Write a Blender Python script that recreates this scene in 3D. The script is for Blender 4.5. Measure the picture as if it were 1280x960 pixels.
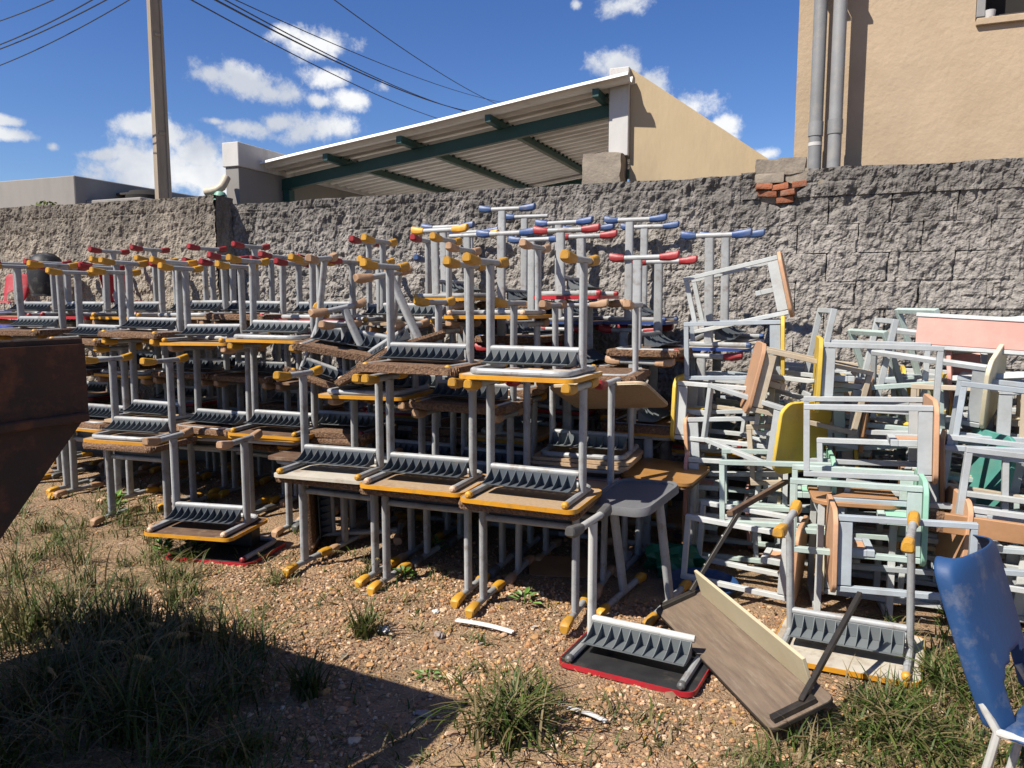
import bpy, math, random
import numpy as np
from mathutils import Vector, Matrix, Euler
R = math.radians
rnd = random.Random(11)
npr = np.random.default_rng(5)
for o in list(bpy.data.objects): bpy.data.objects.remove(o)
S = bpy.context.scene
COL = S.collection

# ------------------------------------------------------------------ camera
PITCH, YAW, FOC, CAMH = R(6.2), R(21.5), 961.0, 1.57
cam = bpy.data.cameras.new('camera'); camo = bpy.data.objects.new('camera', cam); COL.objects.link(camo)
cam.sensor_width = 36; cam.lens = FOC / 1280 * 36; cam.clip_end = 500; cam.clip_start = 0.05
camo.location = (0, 0, CAMH); camo.rotation_euler = (R(90) - PITCH, 0, YAW)
S.camera = camo
FW = Vector((-math.sin(YAW) * math.cos(PITCH), math.cos(YAW) * math.cos(PITCH), -math.sin(PITCH)))
RT = Vector((math.cos(YAW), math.sin(YAW), 0)); UP = RT.cross(FW)
def ray(u, v): return FW + RT * ((u - 640) / FOC) - UP * ((v - 480) / FOC)
def hz(u, v, h=0.0):
    d = ray(u, v); t = (h - CAMH) / d.z; return Vector((d.x * t, d.y * t, h))
def wy(u, v, y):
    d = ray(u, v); t = y / d.y; return Vector((d.x * t, y, CAMH + d.z * t))
def flat(X, Z):   # camera-ground coordinates to world
    return Vector((X * math.cos(YAW) - Z * math.sin(YAW), X * math.sin(YAW) + Z * math.cos(YAW), 0))

# ------------------------------------------------------------------ sun and sky
SUN_EL = R(49); LX, LY = 0.56, 0.83
sun = bpy.data.lights.new('sun', 'SUN'); suno = bpy.data.objects.new('sun', sun); COL.objects.link(suno)
sun.energy = 5.0; sun.angle = R(0.5); sun.color = (1.0, 0.93, 0.82)
Ldir = Vector((LX * math.cos(SUN_EL), LY * math.cos(SUN_EL), -math.sin(SUN_EL)))
suno.rotation_euler = Ldir.to_track_quat('-Z', 'Y').to_euler(); suno.location = (-4, -6, 9)
W = bpy.data.worlds.new('World'); S.world = W; W.use_nodes = True
nt = W.node_tree; nt.nodes.clear()
def N(tree, t, **kw):
    n = tree.nodes.new(t)
    for k, v in kw.items(): setattr(n, k, v)
    return n
def build_world():
    L = nt.links.new
    out = N(nt, 'ShaderNodeOutputWorld'); bg = N(nt, 'ShaderNodeBackground'); bg.inputs[1].default_value = 0.064
    sky = N(nt, 'ShaderNodeTexSky', sky_type='NISHITA', sun_disc=False)
    sky.sun_elevation = SUN_EL; sky.sun_rotation = math.atan2(-LX, -LY)
    sky.altitude = 600; sky.air_density = 1.0; sky.dust_density = 0.35; sky.ozone_density = 4.0
    hs = N(nt, 'ShaderNodeHueSaturation'); hs.inputs['Hue'].default_value = .514; hs.inputs['Saturation'].default_value = 1.22; hs.inputs['Value'].default_value = 1.12
    L(sky.outputs[0], hs.inputs['Color'])
    tc = N(nt, 'ShaderNodeTexCoord')
    nz = N(nt, 'ShaderNodeTexNoise'); nz.inputs['Scale'].default_value = 17; nz.inputs['Detail'].default_value = 12; nz.inputs['Roughness'].default_value = 0.66
    L(tc.outputs['Generated'], nz.inputs['Vector'])
    blobs = [(300,103,52,20),(262,95,22,12),(345,118,30,14),(392,55,50,18),(350,42,25,12),(410,95,34,11),(480,108,19,12),(440,125,30,12),
             (398,160,52,17),(350,152,26,11),(300,158,34,9),(270,152,16,5),(398,128,16,8),(20,170,32,7),(12,151,16,5),(66,183,9,6),(185,158,30,12),
             (180,210,80,24),(255,192,36,22),(130,194,34,10),(250,222,60,22),(212,170,20,14),(775,8,30,13),(775,84,32,17),(862,132,44,26),
             (900,158,24,14),(820,108,30,18),(956,193,18,8),(720,6,9,6),(905,172,16,6)]
    fr = []
    for (u, v, a, b) in blobs:
        d = ray(u, v).normalized(); fr.append((d, a / FOC * .95, b / FOC * 1.1))
    for k in range(14):
        az = rnd.uniform(R(40), R(320)); el = rnd.uniform(R(5), R(34))
        d = Vector((math.sin(az - YAW) * math.cos(el), math.cos(az - YAW) * math.cos(el), math.sin(el)))
        a = rnd.uniform(.08, .16); fr.append((d, a, a * rnd.uniform(.3, .5)))
    last = None
    for d, a, b in fr:
        mp = N(nt, 'ShaderNodeMapping', vector_type='TEXTURE')
        X = d; Y = Vector((0, 0, 1)).cross(X).normalized(); Z = X.cross(Y)
        m = Matrix((X, Y, Z)).transposed()
        mp.inputs['Location'].default_value = d; mp.inputs['Rotation'].default_value = m.to_euler()
        mp.inputs['Scale'].default_value = (0.5, a, b)
        L(tc.outputs['Generated'], mp.inputs['Vector'])
        ln = N(nt, 'ShaderNodeVectorMath', operation='LENGTH'); L(mp.outputs[0], ln.inputs[0])
        if last is None: last = ln.outputs['Value']
        else:
            mn = N(nt, 'ShaderNodeMath', operation='SMOOTH_MIN'); mn.inputs[2].default_value = 0.1
            L(last, mn.inputs[0]); L(ln.outputs['Value'], mn.inputs[1]); last = mn.outputs[0]
    ad = N(nt, 'ShaderNodeMath', operation='MULTIPLY_ADD'); ad.inputs[1].default_value = 3.8; L(nz.outputs[0], ad.inputs[0]); L(last, ad.inputs[2])
    mr = N(nt, 'ShaderNodeMapRange', interpolation_type='SMOOTHSTEP')
    mr.inputs['From Min'].default_value = 3.02; mr.inputs['From Max'].default_value = 2.1; L(ad.outputs[0], mr.inputs['Value'])
    n2 = N(nt, 'ShaderNodeTexNoise'); n2.inputs['Scale'].default_value = 9; n2.inputs['Detail'].default_value = 6
    L(tc.outputs['Generated'], n2.inputs['Vector'])
    cr = N(nt, 'ShaderNodeValToRGB'); cr.color_ramp.elements[0].position = .38; cr.color_ramp.elements[1].position = .58
    cr.color_ramp.elements[0].color = (5.4, 5.8, 6.6, 1); cr.color_ramp.elements[1].color = (8.6, 8.7, 8.8, 1)
    L(n2.outputs[0], cr.inputs[0])
    mx = N(nt, 'ShaderNodeMix', data_type='RGBA'); L(mr.outputs[0], mx.inputs[0]); L(hs.outputs[0], mx.inputs[6]); L(cr.outputs[0], mx.inputs[7])
    L(mx.outputs[2], bg.inputs[0]); L(bg.outputs[0], out.inputs[0])
build_world()
S.render.engine = 'CYCLES'
S.view_settings.view_transform = 'Standard'; S.view_settings.look = 'None'
S.view_settings.exposure = 0.82; S.view_settings.gamma = 1.0
W.cycles.sampling_method = 'MANUAL'; W.cycles.sample_map_resolution = 512
S.cycles.max_bounces = 5; S.cycles.diffuse_bounces = 3; S.cycles.glossy_bounces = 2

# ------------------------------------------------------------------ numpy noise
def vn(x, y, seed=0):
    ix = np.floor(x); iy = np.floor(y); fx = x - ix; fy = y - iy
    fx = fx * fx * (3 - 2 * fx); fy = fy * fy * (3 - 2 * fy)
    def h(a, b):
        v = np.sin(a * 127.1 + b * 311.7 + seed * 74.7) * 43758.5453
        return v - np.floor(v)
    return (h(ix, iy) * (1 - fx) + h(ix + 1, iy) * fx) * (1 - fy) + (h(ix, iy + 1) * (1 - fx) + h(ix + 1, iy + 1) * fx) * fy
def fbm(x, y, seed=0, o=4, g=.5):
    s = 0; a = 1; t = 0
    for k in range(o):
        s = s + a * vn(x * 2 ** k, y * 2 ** k, seed + k); t += a; a *= g
    return s / t
def gz(x, y):     # ground height
    x = np.asarray(x, float); y = np.asarray(y, float)
    return (fbm(x * 1.1, y * 1.1, 3, 3) - .5) * .07 + (fbm(x * 7, y * 7, 9, 3) - .5) * .022

# ------------------------------------------------------------------ materials
MATS = {}
K = .74      # overall reflectance level that goes with the exposure above
def kk(c): return [q * K for q in c]
def mat(name, c1, c2=None, scale=6, rough=.55, bump=0.0, bscale=60, dirt=0.0, dcol=(.12, .085, .055), dscale=9, stretch=(1, 1, 1), var=.12, spec=.4, ramp=(.35, .65), trans=0, detail=5):
    if name in MATS: return MATS[name]
    c1 = kk(c1); c2 = kk(c2) if c2 else None; dcol = kk(dcol)
    m = bpy.data.materials.new(name); m.use_nodes = True; t = m.node_tree; L = t.links.new
    b = t.nodes['Principled BSDF']; b.inputs['Roughness'].default_value = rough; b.inputs['Specular IOR Level'].default_value = spec
    tc = N(t, 'ShaderNodeTexCoord'); oi = N(t, 'ShaderNodeObjectInfo')
    ma = N(t, 'ShaderNodeVectorMath', operation='MULTIPLY_ADD'); ma.inputs[1].default_value = stretch
    sc = N(t, 'ShaderNodeMath', operation='MULTIPLY'); sc.inputs[1].default_value = 37.0; L(oi.outputs['Random'], sc.inputs[0])
    L(tc.outputs['Object'], ma.inputs[0]); L(sc.outputs[0], ma.inputs[2])
    nz = N(t, 'ShaderNodeTexNoise'); nz.inputs['Scale'].default_value = scale; nz.inputs['Detail'].default_value = detail; nz.inputs['Roughness'].default_value = .62
    L(ma.outputs[0], nz.inputs['Vector'])
    mr = N(t, 'ShaderNodeMapRange'); mr.inputs['From Min'].default_value = ramp[0]; mr.inputs['From Max'].default_value = ramp[1]; L(nz.outputs[0], mr.inputs['Value'])
    mx = N(t, 'ShaderNodeMix', data_type='RGBA'); L(mr.outputs[0], mx.inputs[0])
    mx.inputs[6].default_value = (*c1, 1); mx.inputs[7].default_value = (*(c2 or [q * .82 for q in c1]), 1)
    last = mx.outputs[2]
    if var:
        hv = N(t, 'ShaderNodeHueSaturation'); vr = N(t, 'ShaderNodeMapRange'); vr.inputs['To Min'].default_value = 1 - var; vr.inputs['To Max'].default_value = 1 + var
        L(oi.outputs['Random'], vr.inputs['Value']); L(vr.outputs[0], hv.inputs['Value']); L(last, hv.inputs['Color']); last = hv.outputs[0]
    if dirt:
        n2 = N(t, 'ShaderNodeTexNoise'); n2.inputs['Scale'].default_value = dscale; n2.inputs['Detail'].default_value = 8; n2.inputs['Roughness'].default_value = .7
        L(ma.outputs[0], n2.inputs['Vector'])
        r2 = N(t, 'ShaderNodeMapRange'); r2.inputs['From Min'].default_value = .52; r2.inputs['From Max'].default_value = .72; r2.inputs['To Max'].default_value = dirt
        L(n2.outputs[0], r2.inputs['Value'])
        m2 = N(t, 'ShaderNodeMix', data_type='RGBA'); L(r2.outputs[0], m2.inputs[0]); L(last, m2.inputs[6]); m2.inputs[7].default_value = (*dcol, 1); last = m2.outputs[2]
    L(last, b.inputs['Base Color'])
    if bump:
        n3 = N(t, 'ShaderNodeTexNoise'); n3.inputs['Scale'].default_value = bscale; n3.inputs['Detail'].default_value = 5; L(ma.outputs[0], n3.inputs['Vector'])
        bp = N(t, 'ShaderNodeBump'); bp.inputs['Strength'].default_value = 1; bp.inputs['Distance'].default_value = bump
        L(n3.outputs[0], bp.inputs['Height']); L(bp.outputs[0], b.inputs['Normal'])
    MATS[name] = m
    return m
steel = mat('grey_painted_steel', (.42, .435, .445), (.33, .34, .345), 5, .45, .0008, 60, .85, (.17, .12, .085), 13)
steelw = mat('white_painted_steel', (.60, .61, .59), (.50, .50, .47), 5, .4, .0005, 40, .6, (.26, .2, .15), 14)
blacksteel = mat('black_painted_steel', (.022, .02, .019), (.035, .03, .026), 8, .45, .0006, 60, .35, (.10, .07, .05))
tray_m = mat('grey_tray_plastic', (.095, .115, .135), (.075, .09, .11), 4, .5, .0005, 60, .65, (.2, .17, .13), 8)
tray_l = mat('pale_tray_plastic', (.17, .19, .20), (.14, .16, .17), 4, .45, .0003, 60, .3, (.25, .2, .15), 8)
SHOE = {'yellow': mat('yellow_shoe_plastic', (.66, .34, .03), (.54, .28, .035), 12, .5, .001, 60, .75, (.30, .2, .1), 14),
        'red': mat('red_shoe_plastic', (.38, .03, .035), (.29, .025, .03), 12, .45, .001, 60, .5, (.2, .08, .06), 14),
        'blue': mat('blue_shoe_plastic', (.03, .075, .24), (.045, .09, .20), 12, .45, .001, 60, .5, (.18, .18, .2), 14),
        'faded': mat('faded_shoe_plastic', (.52, .33, .20), (.40, .24, .14), 14, .6, .001, 70, .6, (.25, .15, .09), 12),
        'grey': mat('grey_shoe_plastic', (.13, .13, .13), (.09, .09, .09), 12, .5, .0008, 90, .3)}
CAP = dict(SHOE); CAP['faded'] = mat('pale_cap_plastic', (.70, .52, .38), (.58, .4, .28), 12, .5, .0005, 60, .3)
BAND = {'yellow': mat('yellow_edge_band', (.68, .32, .02), (.58, .26, .02), 9, .45, .0004, 70, .5, (.28, .16, .06), 16),
        'red': mat('red_edge_band', (.52, .025, .04), (.42, .02, .03), 9, .4, 0, 60, .3, (.2, .1, .08), 14),
        'blue': mat('blue_edge_band', (.03, .07, .27), (.04, .08, .22), 9, .42, 0, 60, .3)}
UND = {'tan': mat('tan_board_backing', (.50, .36, .23), (.40, .28, .17), 60, .75, .0005, 120, .75, (.25, .16, .10), 7),
       'white': mat('white_board_backing', (.56, .52, .44), (.46, .42, .35), 8, .7, .0008, 60, .9, (.22, .13, .08), 5),
       'dark': mat('dark_board_backing', (.10, .055, .035), (.17, .10, .06), 12, .8, .001, 60, .6, (.4, .3, .2), 9),
       'black': mat('black_plastic_backing', (.022, .022, .024), (.035, .035, .036), 8, .5, .0008, 50, .4, (.16, .13, .10), 10)}
chip = mat('crumbling_chipboard', (.26, .15, .085), (.10, .055, .035), 70, .95, .012, 90, .6, (.45, .31, .19), 50, var=.2)
greytop = mat('grey_plastic_top', (.16, .165, .175), (.13, .135, .145), 4, .5, .0004, 80, .3, (.3, .26, .22), 8)

# ------------------------------------------------------------------ mesh builder
class MB:
    def __init__(s): s.v = []; s.f = []; s.m = []
    def add(s, vs, fs, mi=0):
        o = len(s.v); s.v += [tuple(q) for q in vs]; s.f += [tuple(i + o for i in f) for f in fs]; s.m += [mi] * len(fs); return s
    def box(s, a, b, c=.003, mi=0, M=None):
        (x0, y0, z0), (x1, y1, z1) = [min(p, q) for p, q in zip(a, b)], [max(p, q) for p, q in zip(a, b)]
        c = min(c, (x1 - x0) * .3, (y1 - y0) * .3, (z1 - z0) * .3)
        lo = (x0, y0, z0); hi = (x1, y1, z1); vs = []; idx = {}
        for sx in (0, 1):
            for sy in (0, 1):
                for sz in (0, 1):
                    for ax in range(3):
                        p = [(lo, hi)[q][i] for i, q in enumerate((sx, sy, sz))]
                        for k in range(3):
                            if k != ax: p[k] += c if (sx, sy, sz)[k] == 0 else -c
                        idx[(sx, sy, sz, ax)] = len(vs); vs.append(Vector(p))
        fs = []
        for ax in range(3):
            o1, o2 = [k for k in range(3) if k != ax]
            for sd in (0, 1):
                q = []
                for (a1, a2) in ((0, 0), (1, 0), (1, 1), (0, 1)):
                    k = [0, 0, 0]; k[ax] = sd; k[o1] = a1; k[o2] = a2; q.append(idx[(*k, ax)])
                fs.append(q)
            for a1 in (0, 1):      # edges parallel to ax
                for a2 in (0, 1):
                    k0 = [0, 0, 0]; k0[o1] = a1; k0[o2] = a2; k1 = list(k0); k1[ax] = 1
                    fs.append([idx[(*k0, o1)], idx[(*k1, o1)], idx[(*k1, o2)], idx[(*k0, o2)]])
        for sx in (0, 1):
            for sy in (0, 1):
                for sz in (0, 1): fs.append([idx[(sx, sy, sz, a)] for a in range(3)])
        cen = Vector([(p + q) / 2 for p, q in zip(lo, hi)]); out = []
        for f in fs:
            n = (vs[f[1]] - vs[f[0]]).cross(vs[f[2]] - vs[f[0]]); mid = sum((vs[i] for i in f), Vector()) / len(f)
            out.append(f if n.dot(mid - cen) > 0 else f[::-1])
        if M is not None: vs = [M @ q for q in vs]
        return s.add(vs, out, mi)
    def bar(s, p, q, w, h, up=(0, 0, 1), c=.003, mi=0):
        p = Vector(p); q = Vector(q); d = (q - p); l = d.length; z = d.normalized(); x = Vector(up).cross(z)
        if x.length < 1e-4: x = Vector((1, 0, 0)).cross(z)
        x.normalize(); y = z.cross(x)
        M = Matrix.Translation(p) @ Matrix((x, y, z)).transposed().to_4x4()
        return s.box((-w / 2, -h / 2, 0), (w / 2, h / 2, l), c, mi, M)
    def loft(s, secs, mi=0, cap=True):
        n = len(secs[0]); vs = [p for q in secs for p in q]; fs = []
        for k in range(len(secs) - 1):
            for i in range(n):
                j = (i + 1) % n; fs.append((k * n + i, k * n + j, (k + 1) * n + j, (k + 1) * n + i))
        if cap: fs.append(tuple(range(n))[::-1]); fs.append(tuple(range((len(secs) - 1) * n, len(secs) * n)))
        return s.add(vs, fs, mi)
    def tube(s, pts, r, n=10, mi=0, cap=True, rs=None):
        pts = [Vector(p) for p in pts]; secs = []; px = None
        for i, p in enumerate(pts):
            d = (pts[min(i + 1, len(pts) - 1)] - pts[max(i - 1, 0)]).normalized()
            if px is None: px = d.orthogonal().normalized()
            else: px = (px - d * px.dot(d)).normalized()
            py = d.cross(px); rr = rs[i] if rs else r
            secs.append([p + (px * math.cos(2 * math.pi * k / n) + py * math.sin(2 * math.pi * k / n)) * rr for k in range(n)])
        return s.loft(secs, mi, cap)
    def prism(s, outline, z0, z1, c=0, mi=0, mi_top=None, mi_bot=None):
        n = len(outline); a = [(x, y, z0) for x, y in outline]; b = [(x, y, z1) for x, y in outline]
        s.add(a + b, [(i, (i + 1) % n, n + (i + 1) % n, n + i) for i in range(n)], mi)
        s.add(a, [tuple(range(n))[::-1]], mi if mi_bot is None else mi_bot)
        s.add(b, [tuple(range(n))], mi if mi_top is None else mi_top)
        return s
    def xf(s, M): s.v = [tuple(M @ Vector(p)) for p in s.v]; return s
    def mesh(s, name, mats, smooth=True, ang=35):
        me = bpy.data.meshes.new(name); me.from_pydata(s.v, [], s.f)
        for m in (mats if isinstance(mats, (list, tuple)) else [mats]): me.materials.append(m)
        if any(s.m): me.polygons.foreach_set('material_index', s.m)
        me.polygons.foreach_set('use_smooth', [smooth] * len(s.f)); me.update()
        if smooth: me.set_sharp_from_angle(angle=R(ang))
        return me
def ob(name, me, parent=None, loc=None, rot=None):
    o = bpy.data.objects.new(name, me); COL.objects.link(o)
    if parent: o.parent = parent
    if loc is not None: o.location = loc
    if rot is not None: o.rotation_euler = rot
    return o
def tag(o, label, cat, group=None):
    o['label'] = label; o['category'] = cat
    if group: o['group'] = group
    return o
def thing(name, label, cat, loc=(0, 0, 0), rot=(0, 0, 0), group=None):
    o = ob(name, None, None, loc, rot); o.empty_display_size = .1
    return tag(o, label, cat, group)
def npmesh(name, V, F, mats, smooth=False, mi=None):
    me = bpy.data.meshes.new(name); V = np.asarray(V, np.float32); F = np.asarray(F, np.int32); k = F.shape[1]
    me.vertices.add(len(V)); me.vertices.foreach_set('co', V.ravel())
    me.loops.add(F.size); me.loops.foreach_set('vertex_index', F.ravel())
    me.polygons.add(len(F)); me.polygons.foreach_set('loop_start', np.arange(0, F.size, k, dtype=np.int32))
    if mi is not None: me.polygons.foreach_set('material_index', np.asarray(mi, np.int32))
    me.polygons.foreach_set('use_smooth', np.full(len(F), smooth))
    for m in (mats if isinstance(mats, (list, tuple)) else [mats]): me.materials.append(m)
    me.update(calc_edges=True); me.validate(); return me
def grid_faces(nx, ny):
    i = np.arange(nx - 1)[:, None] * ny + np.arange(ny - 1)[None, :]
    i = i.ravel(); return np.stack([i, i + ny, i + ny + 1, i + 1], 1)
def rrect(w, d, r, n=4, clip=False):
    p = []
    for cx, cy, a0 in ((w/2-r, d/2-r, 0), (-w/2+r, d/2-r, 90), (-w/2+r, -d/2+r, 180), (w/2-r, -d/2+r, 270)):
        for k in range(n + 1): a = R(a0 + 90 * k / n); p.append((cx + r * math.cos(a), cy + r * math.sin(a)))
    return p

# ------------------------------------------------------------------ ground
soil = mat('gravelly_soil', (.46, .30, .175), (.30, .20, .12), 3.5, .95, .03, 70, .6, (.19, .155, .08), 2.2, var=0, detail=9)
def build_ground():
    def axis(lo, a, b, hi, st):
        left = a - np.geomspace(.05, a - lo + .05, 18)[::-1] + .05; right = b + np.geomspace(.05, hi - b + .05, 18) - .05
        return np.concatenate([left[:-1], np.arange(a, b, st), right])
    xs = axis(-90, -6.5, 2.2, 90, .03); ys = axis(-60, 1.2, 6.1, 160, .03)
    X, Y = np.meshgrid(xs, ys, indexing='ij'); Z = gz(X, Y)
    o = ob('ground', npmesh('ground', np.stack([X, Y, Z], -1).reshape(-1, 3), grid_faces(len(xs), len(ys)), soil, True)); o['kind'] = 'structure'
build_ground()

# ------------------------------------------------------------------ boundary wall
WALLY = 5.95
def wall_material(name, c1, c2, c3):
    c1, c2, c3 = kk(c1), kk(c2), kk(c3)
    m = bpy.data.materials.new(name); m.use_nodes = True; t = m.node_tree; L = t.links.new; b = t.nodes['Principled BSDF']
    b.inputs['Roughness'].default_value = .95; b.inputs['Specular IOR Level'].default_value = .2
    g = N(t, 'ShaderNodeNewGeometry')
    mp = N(t, 'ShaderNodeVectorMath', operation='MULTIPLY'); mp.inputs[1].default_value = (1, 1, .38); L(g.outputs['Position'], mp.inputs[0])
    n1 = N(t, 'ShaderNodeTexNoise'); n1.inputs['Scale'].default_value = 2.6; n1.inputs['Detail'].default_value = 8; n1.inputs['Roughness'].default_value = .65; L(mp.outputs[0], n1.inputs['Vector'])
    n2 = N(t, 'ShaderNodeTexNoise'); n2.inputs['Scale'].default_value = 34; n2.inputs['Detail'].default_value = 7; L(g.outputs['Position'], n2.inputs['Vector'])
    r1 = N(t, 'ShaderNodeMapRange'); r1.inputs['From Min'].default_value = .38; r1.inputs['From Max'].default_value = .62; L(n1.outputs[0], r1.inputs[0])
    r2 = N(t, 'ShaderNodeMapRange'); r2.inputs['From Min'].default_value = .4; r2.inputs['From Max'].default_value = .66; L(n2.outputs[0], r2.inputs[0])
    m1 = N(t, 'ShaderNodeMix', data_type='RGBA'); L(r1.outputs[0], m1.inputs[0]); m1.inputs[6].default_value = (*c1, 1); m1.inputs[7].default_value = (*c2, 1)
    m2 = N(t, 'ShaderNodeMix', data_type='RGBA'); L(r2.outputs[0], m2.inputs[0]); L(m1.outputs[2], m2.inputs[6]); m2.inputs[7].default_value = (*c3, 1)
    # old rain stains: soot-black algae along the coping, running down in streaks
    sx = N(t, 'ShaderNodeSeparateXYZ'); L(g.outputs['Position'], sx.inputs[0])
    n4 = N(t, 'ShaderNodeTexNoise'); n4.inputs['Scale'].default_value = 5; n4.inputs['Detail'].default_value = 7
    mp4 = N(t, 'ShaderNodeVectorMath', operation='MULTIPLY'); mp4.inputs[1].default_value = (1.6, 1, .22); L(g.outputs['Position'], mp4.inputs[0]); L(mp4.outputs[0], n4.inputs['Vector'])
    h = N(t, 'ShaderNodeMath', operation='MULTIPLY_ADD'); h.inputs[1].default_value = 1.5; L(n4.outputs[0], h.inputs[0]); L(sx.outputs[2], h.inputs[2])
    r4 = N(t, 'ShaderNodeMapRange', interpolation_type='SMOOTHSTEP'); r4.inputs['From Min'].default_value = 2.62; r4.inputs['From Max'].default_value = 3.2; r4.inputs['To Max'].default_value = .6; L(h.outputs[0], r4.inputs[0])
    m4 = N(t, 'ShaderNodeMix', data_type='RGBA'); L(r4.outputs[0], m4.inputs[0]); L(m2.outputs[2], m4.inputs[6]); m4.inputs[7].default_value = (.05, .047, .044, 1)
    L(m4.outputs[2], b.inputs['Base Color'])
    bp = N(t, 'ShaderNodeBump'); bp.inputs['Distance'].default_value = .02; n3 = N(t, 'ShaderNodeTexNoise'); n3.inputs['Scale'].default_value = 55; n3.inputs['Detail'].default_value = 6
    L(g.outputs['Position'], n3.inputs['Vector']); L(n3.outputs[0], bp.inputs['Height']); L(bp.outputs[0], b.inputs['Normal'])
    return m
wallm = wall_material('rough_cement_render', (.335, .31, .285), (.215, .20, .185), (.40, .37, .34))
wallm2 = wall_material('brown_cement_render', (.36, .315, .26), (.28, .245, .20), (.41, .36, .30))
corem = mat('mortar_core', (.17, .15, .13), (.12, .105, .09), 5, .95, .004, 40, var=0)
def relief(X, Z):
    wx_ = (fbm(X * 8, Z * 8, 91, 2) - .5) * .08; lump = fbm((X + wx_) * 9, Z * 6.5, 31, 4, .6); streak = fbm((X + wx_) * 20, Z * 4.2, 44, 3, .65); fine = fbm(X * 42, Z * 30, 51, 2); big = fbm(X * 2.2, Z * 1.7, 57, 2)
    hole = np.clip(1.6 - np.abs((X + .28) / .16) - fbm(X * 12, Z * 12, 13, 2) * .7, 0, 1) * np.clip((Z - 2.22) / .06, 0, 1)
    return -.085 * hole + (np.abs(lump - .5) * 2) ** .7 * .042 + (streak - .5) * .052 * (.4 + 1.2 * big) + (fine - .5) * .026
def rough_sheet(name, x0, x1, yf, z0, z1, m, st=.0125, amp=1.0, top=True):
    xs = np.arange(x0, x1 + st * .5, st); zs = np.arange(z0, z1 + st * .5, st)
    X, Z = np.meshgrid(xs, zs, indexing='ij')
    wob = (fbm(xs * 3, xs * 0 + 7.7, 21, 4) - .5) * .035
    Z = Z + wob[:, None] * ((Z - z0) / (z1 - z0)) ** 6
    d = relief(X, Z)
    cz = np.abs(((Z / .2) % 1) - .5) * 2; d = d - np.clip(cz - .93, 0, 1) * .12 * (fbm(X * 2, Z * 2, 61, 2) > .5)
    Y = yf - d * amp
    V = np.stack([X, Y, Z], -1).reshape(-1, 3); F = grid_faces(len(xs), len(zs))
    if top:   # fold the coping back over the wall's thickness
        n0 = len(V); T = V.reshape(len(xs), len(zs), 3)[:, -1, :].copy()
        rows = [T]
        for k in (1, 2, 3):
            q = T.copy(); q[:, 1] = yf + .05 * k; q[:, 2] += (vn(xs * 25, xs * 0 + k, 71) - .5) * .02 + .004; rows.append(q)
        idx = [np.arange(len(xs)) * len(zs) + len(zs) - 1]
        for k in (1, 2, 3):
            idx.append(n0 + (k - 1) * len(xs) + np.arange(len(xs)))
        V = np.concatenate([V] + rows[1:]); 
        for k in range(3):
            a, b = idx[k], idx[k + 1]; F = np.concatenate([F, np.stack([a[:-1], a[1:], b[1:], b[:-1]], 1)])
    return npmesh(name, V, F, m, False)
def build_wall():
    w = thing('boundary_wall', 'long rough grey cement-rendered block wall behind the piled desks', 'wall', (0, WALLY, 0))
    def part(name, me): 
        o = ob(name, me, w); o.location = (0, -WALLY, 0); return o
    part('wall_core', MB().box((-5.3, WALLY + .045, -.2), (5, WALLY + .16, 2.46), .004).mesh('wall_core', corem))
    XB = -.55
    part('render_coat', rough_sheet('render_coat', -5.3, XB, WALLY + .005, .3, 2.48, wallm))
    part('render_coping', rough_sheet('render_coping', XB + .004, 4.6, WALLY - .004, 2.30, 2.485, wallm))
    # blocks that show where the render is thin
    for r in range(2, 12):
        z = r * .2 - .1 + .005; off = (r % 2) * .2
        for c in range(13):
            x = XB + c * .4 - off
            if x < XB - .21 or x > 1.75: continue
            nx, nz = 30, 16; xs = np.linspace(0, .398, nx); zs = np.linspace(0, .199, nz); X, Z = np.meshgrid(xs, zs, indexing='ij')
            ev = np.minimum(X, .398 - X) + (fbm(X * 9 + x, Z * 30 + z, 3, 2) - .5) * .01; eh = np.minimum(Z, .199 - Z) + (fbm(X * 30 + x, Z * 9 + z, 4, 2) - .5) * .01
            pv = np.clip((fbm(X * 5 + x, Z * 5 + z, 77, 2) - .5) * 5, 0, 1); ph = np.clip((fbm(X * 4 + x, Z * 4 + z, 79, 2) - .52) * 5, 0, 1)
            gr = np.maximum(np.clip(1 - ev / .007, 0, 1) * pv * .9, np.clip(1 - eh / .007, 0, 1) * ph * .5)
            Y = -relief(X + x, Z + z) * .9 + gr * .035
            o = ob('block', npmesh('wall_block', np.stack([X, Y, Z], -1).reshape(-1, 3), grid_faces(nx, nz), wallm, False), w); o.location = (x, .006, z)
build_wall()
def build_left_wall():
    w = thing('boundary_wall', 'brownish rough-rendered wall length that steps forward, grey house behind it', 'wall', (0, 5.72, 0))
    def part(name, me): o = ob(name, me, w); o.location = (0, -5.72, 0); return o
    part('wall_core', MB().box((-14, 5.75, -.2), (-5.205, 5.93, 2.5), .004).mesh('wall_core', corem))
    part('render_coat', rough_sheet('render_coat', -10.5, -5.19, 5.72, .3, 2.53, wallm2, .015, .8))
    e = rough_sheet('render_return', 0, .24, 0, .3, 2.525, wallm2, .014, .5)
    o = ob('render_return', e, w); o.location = (-5.195, .0, 0); o.rotation_euler = (0, 0, R(90))
build_left_wall()

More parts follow.
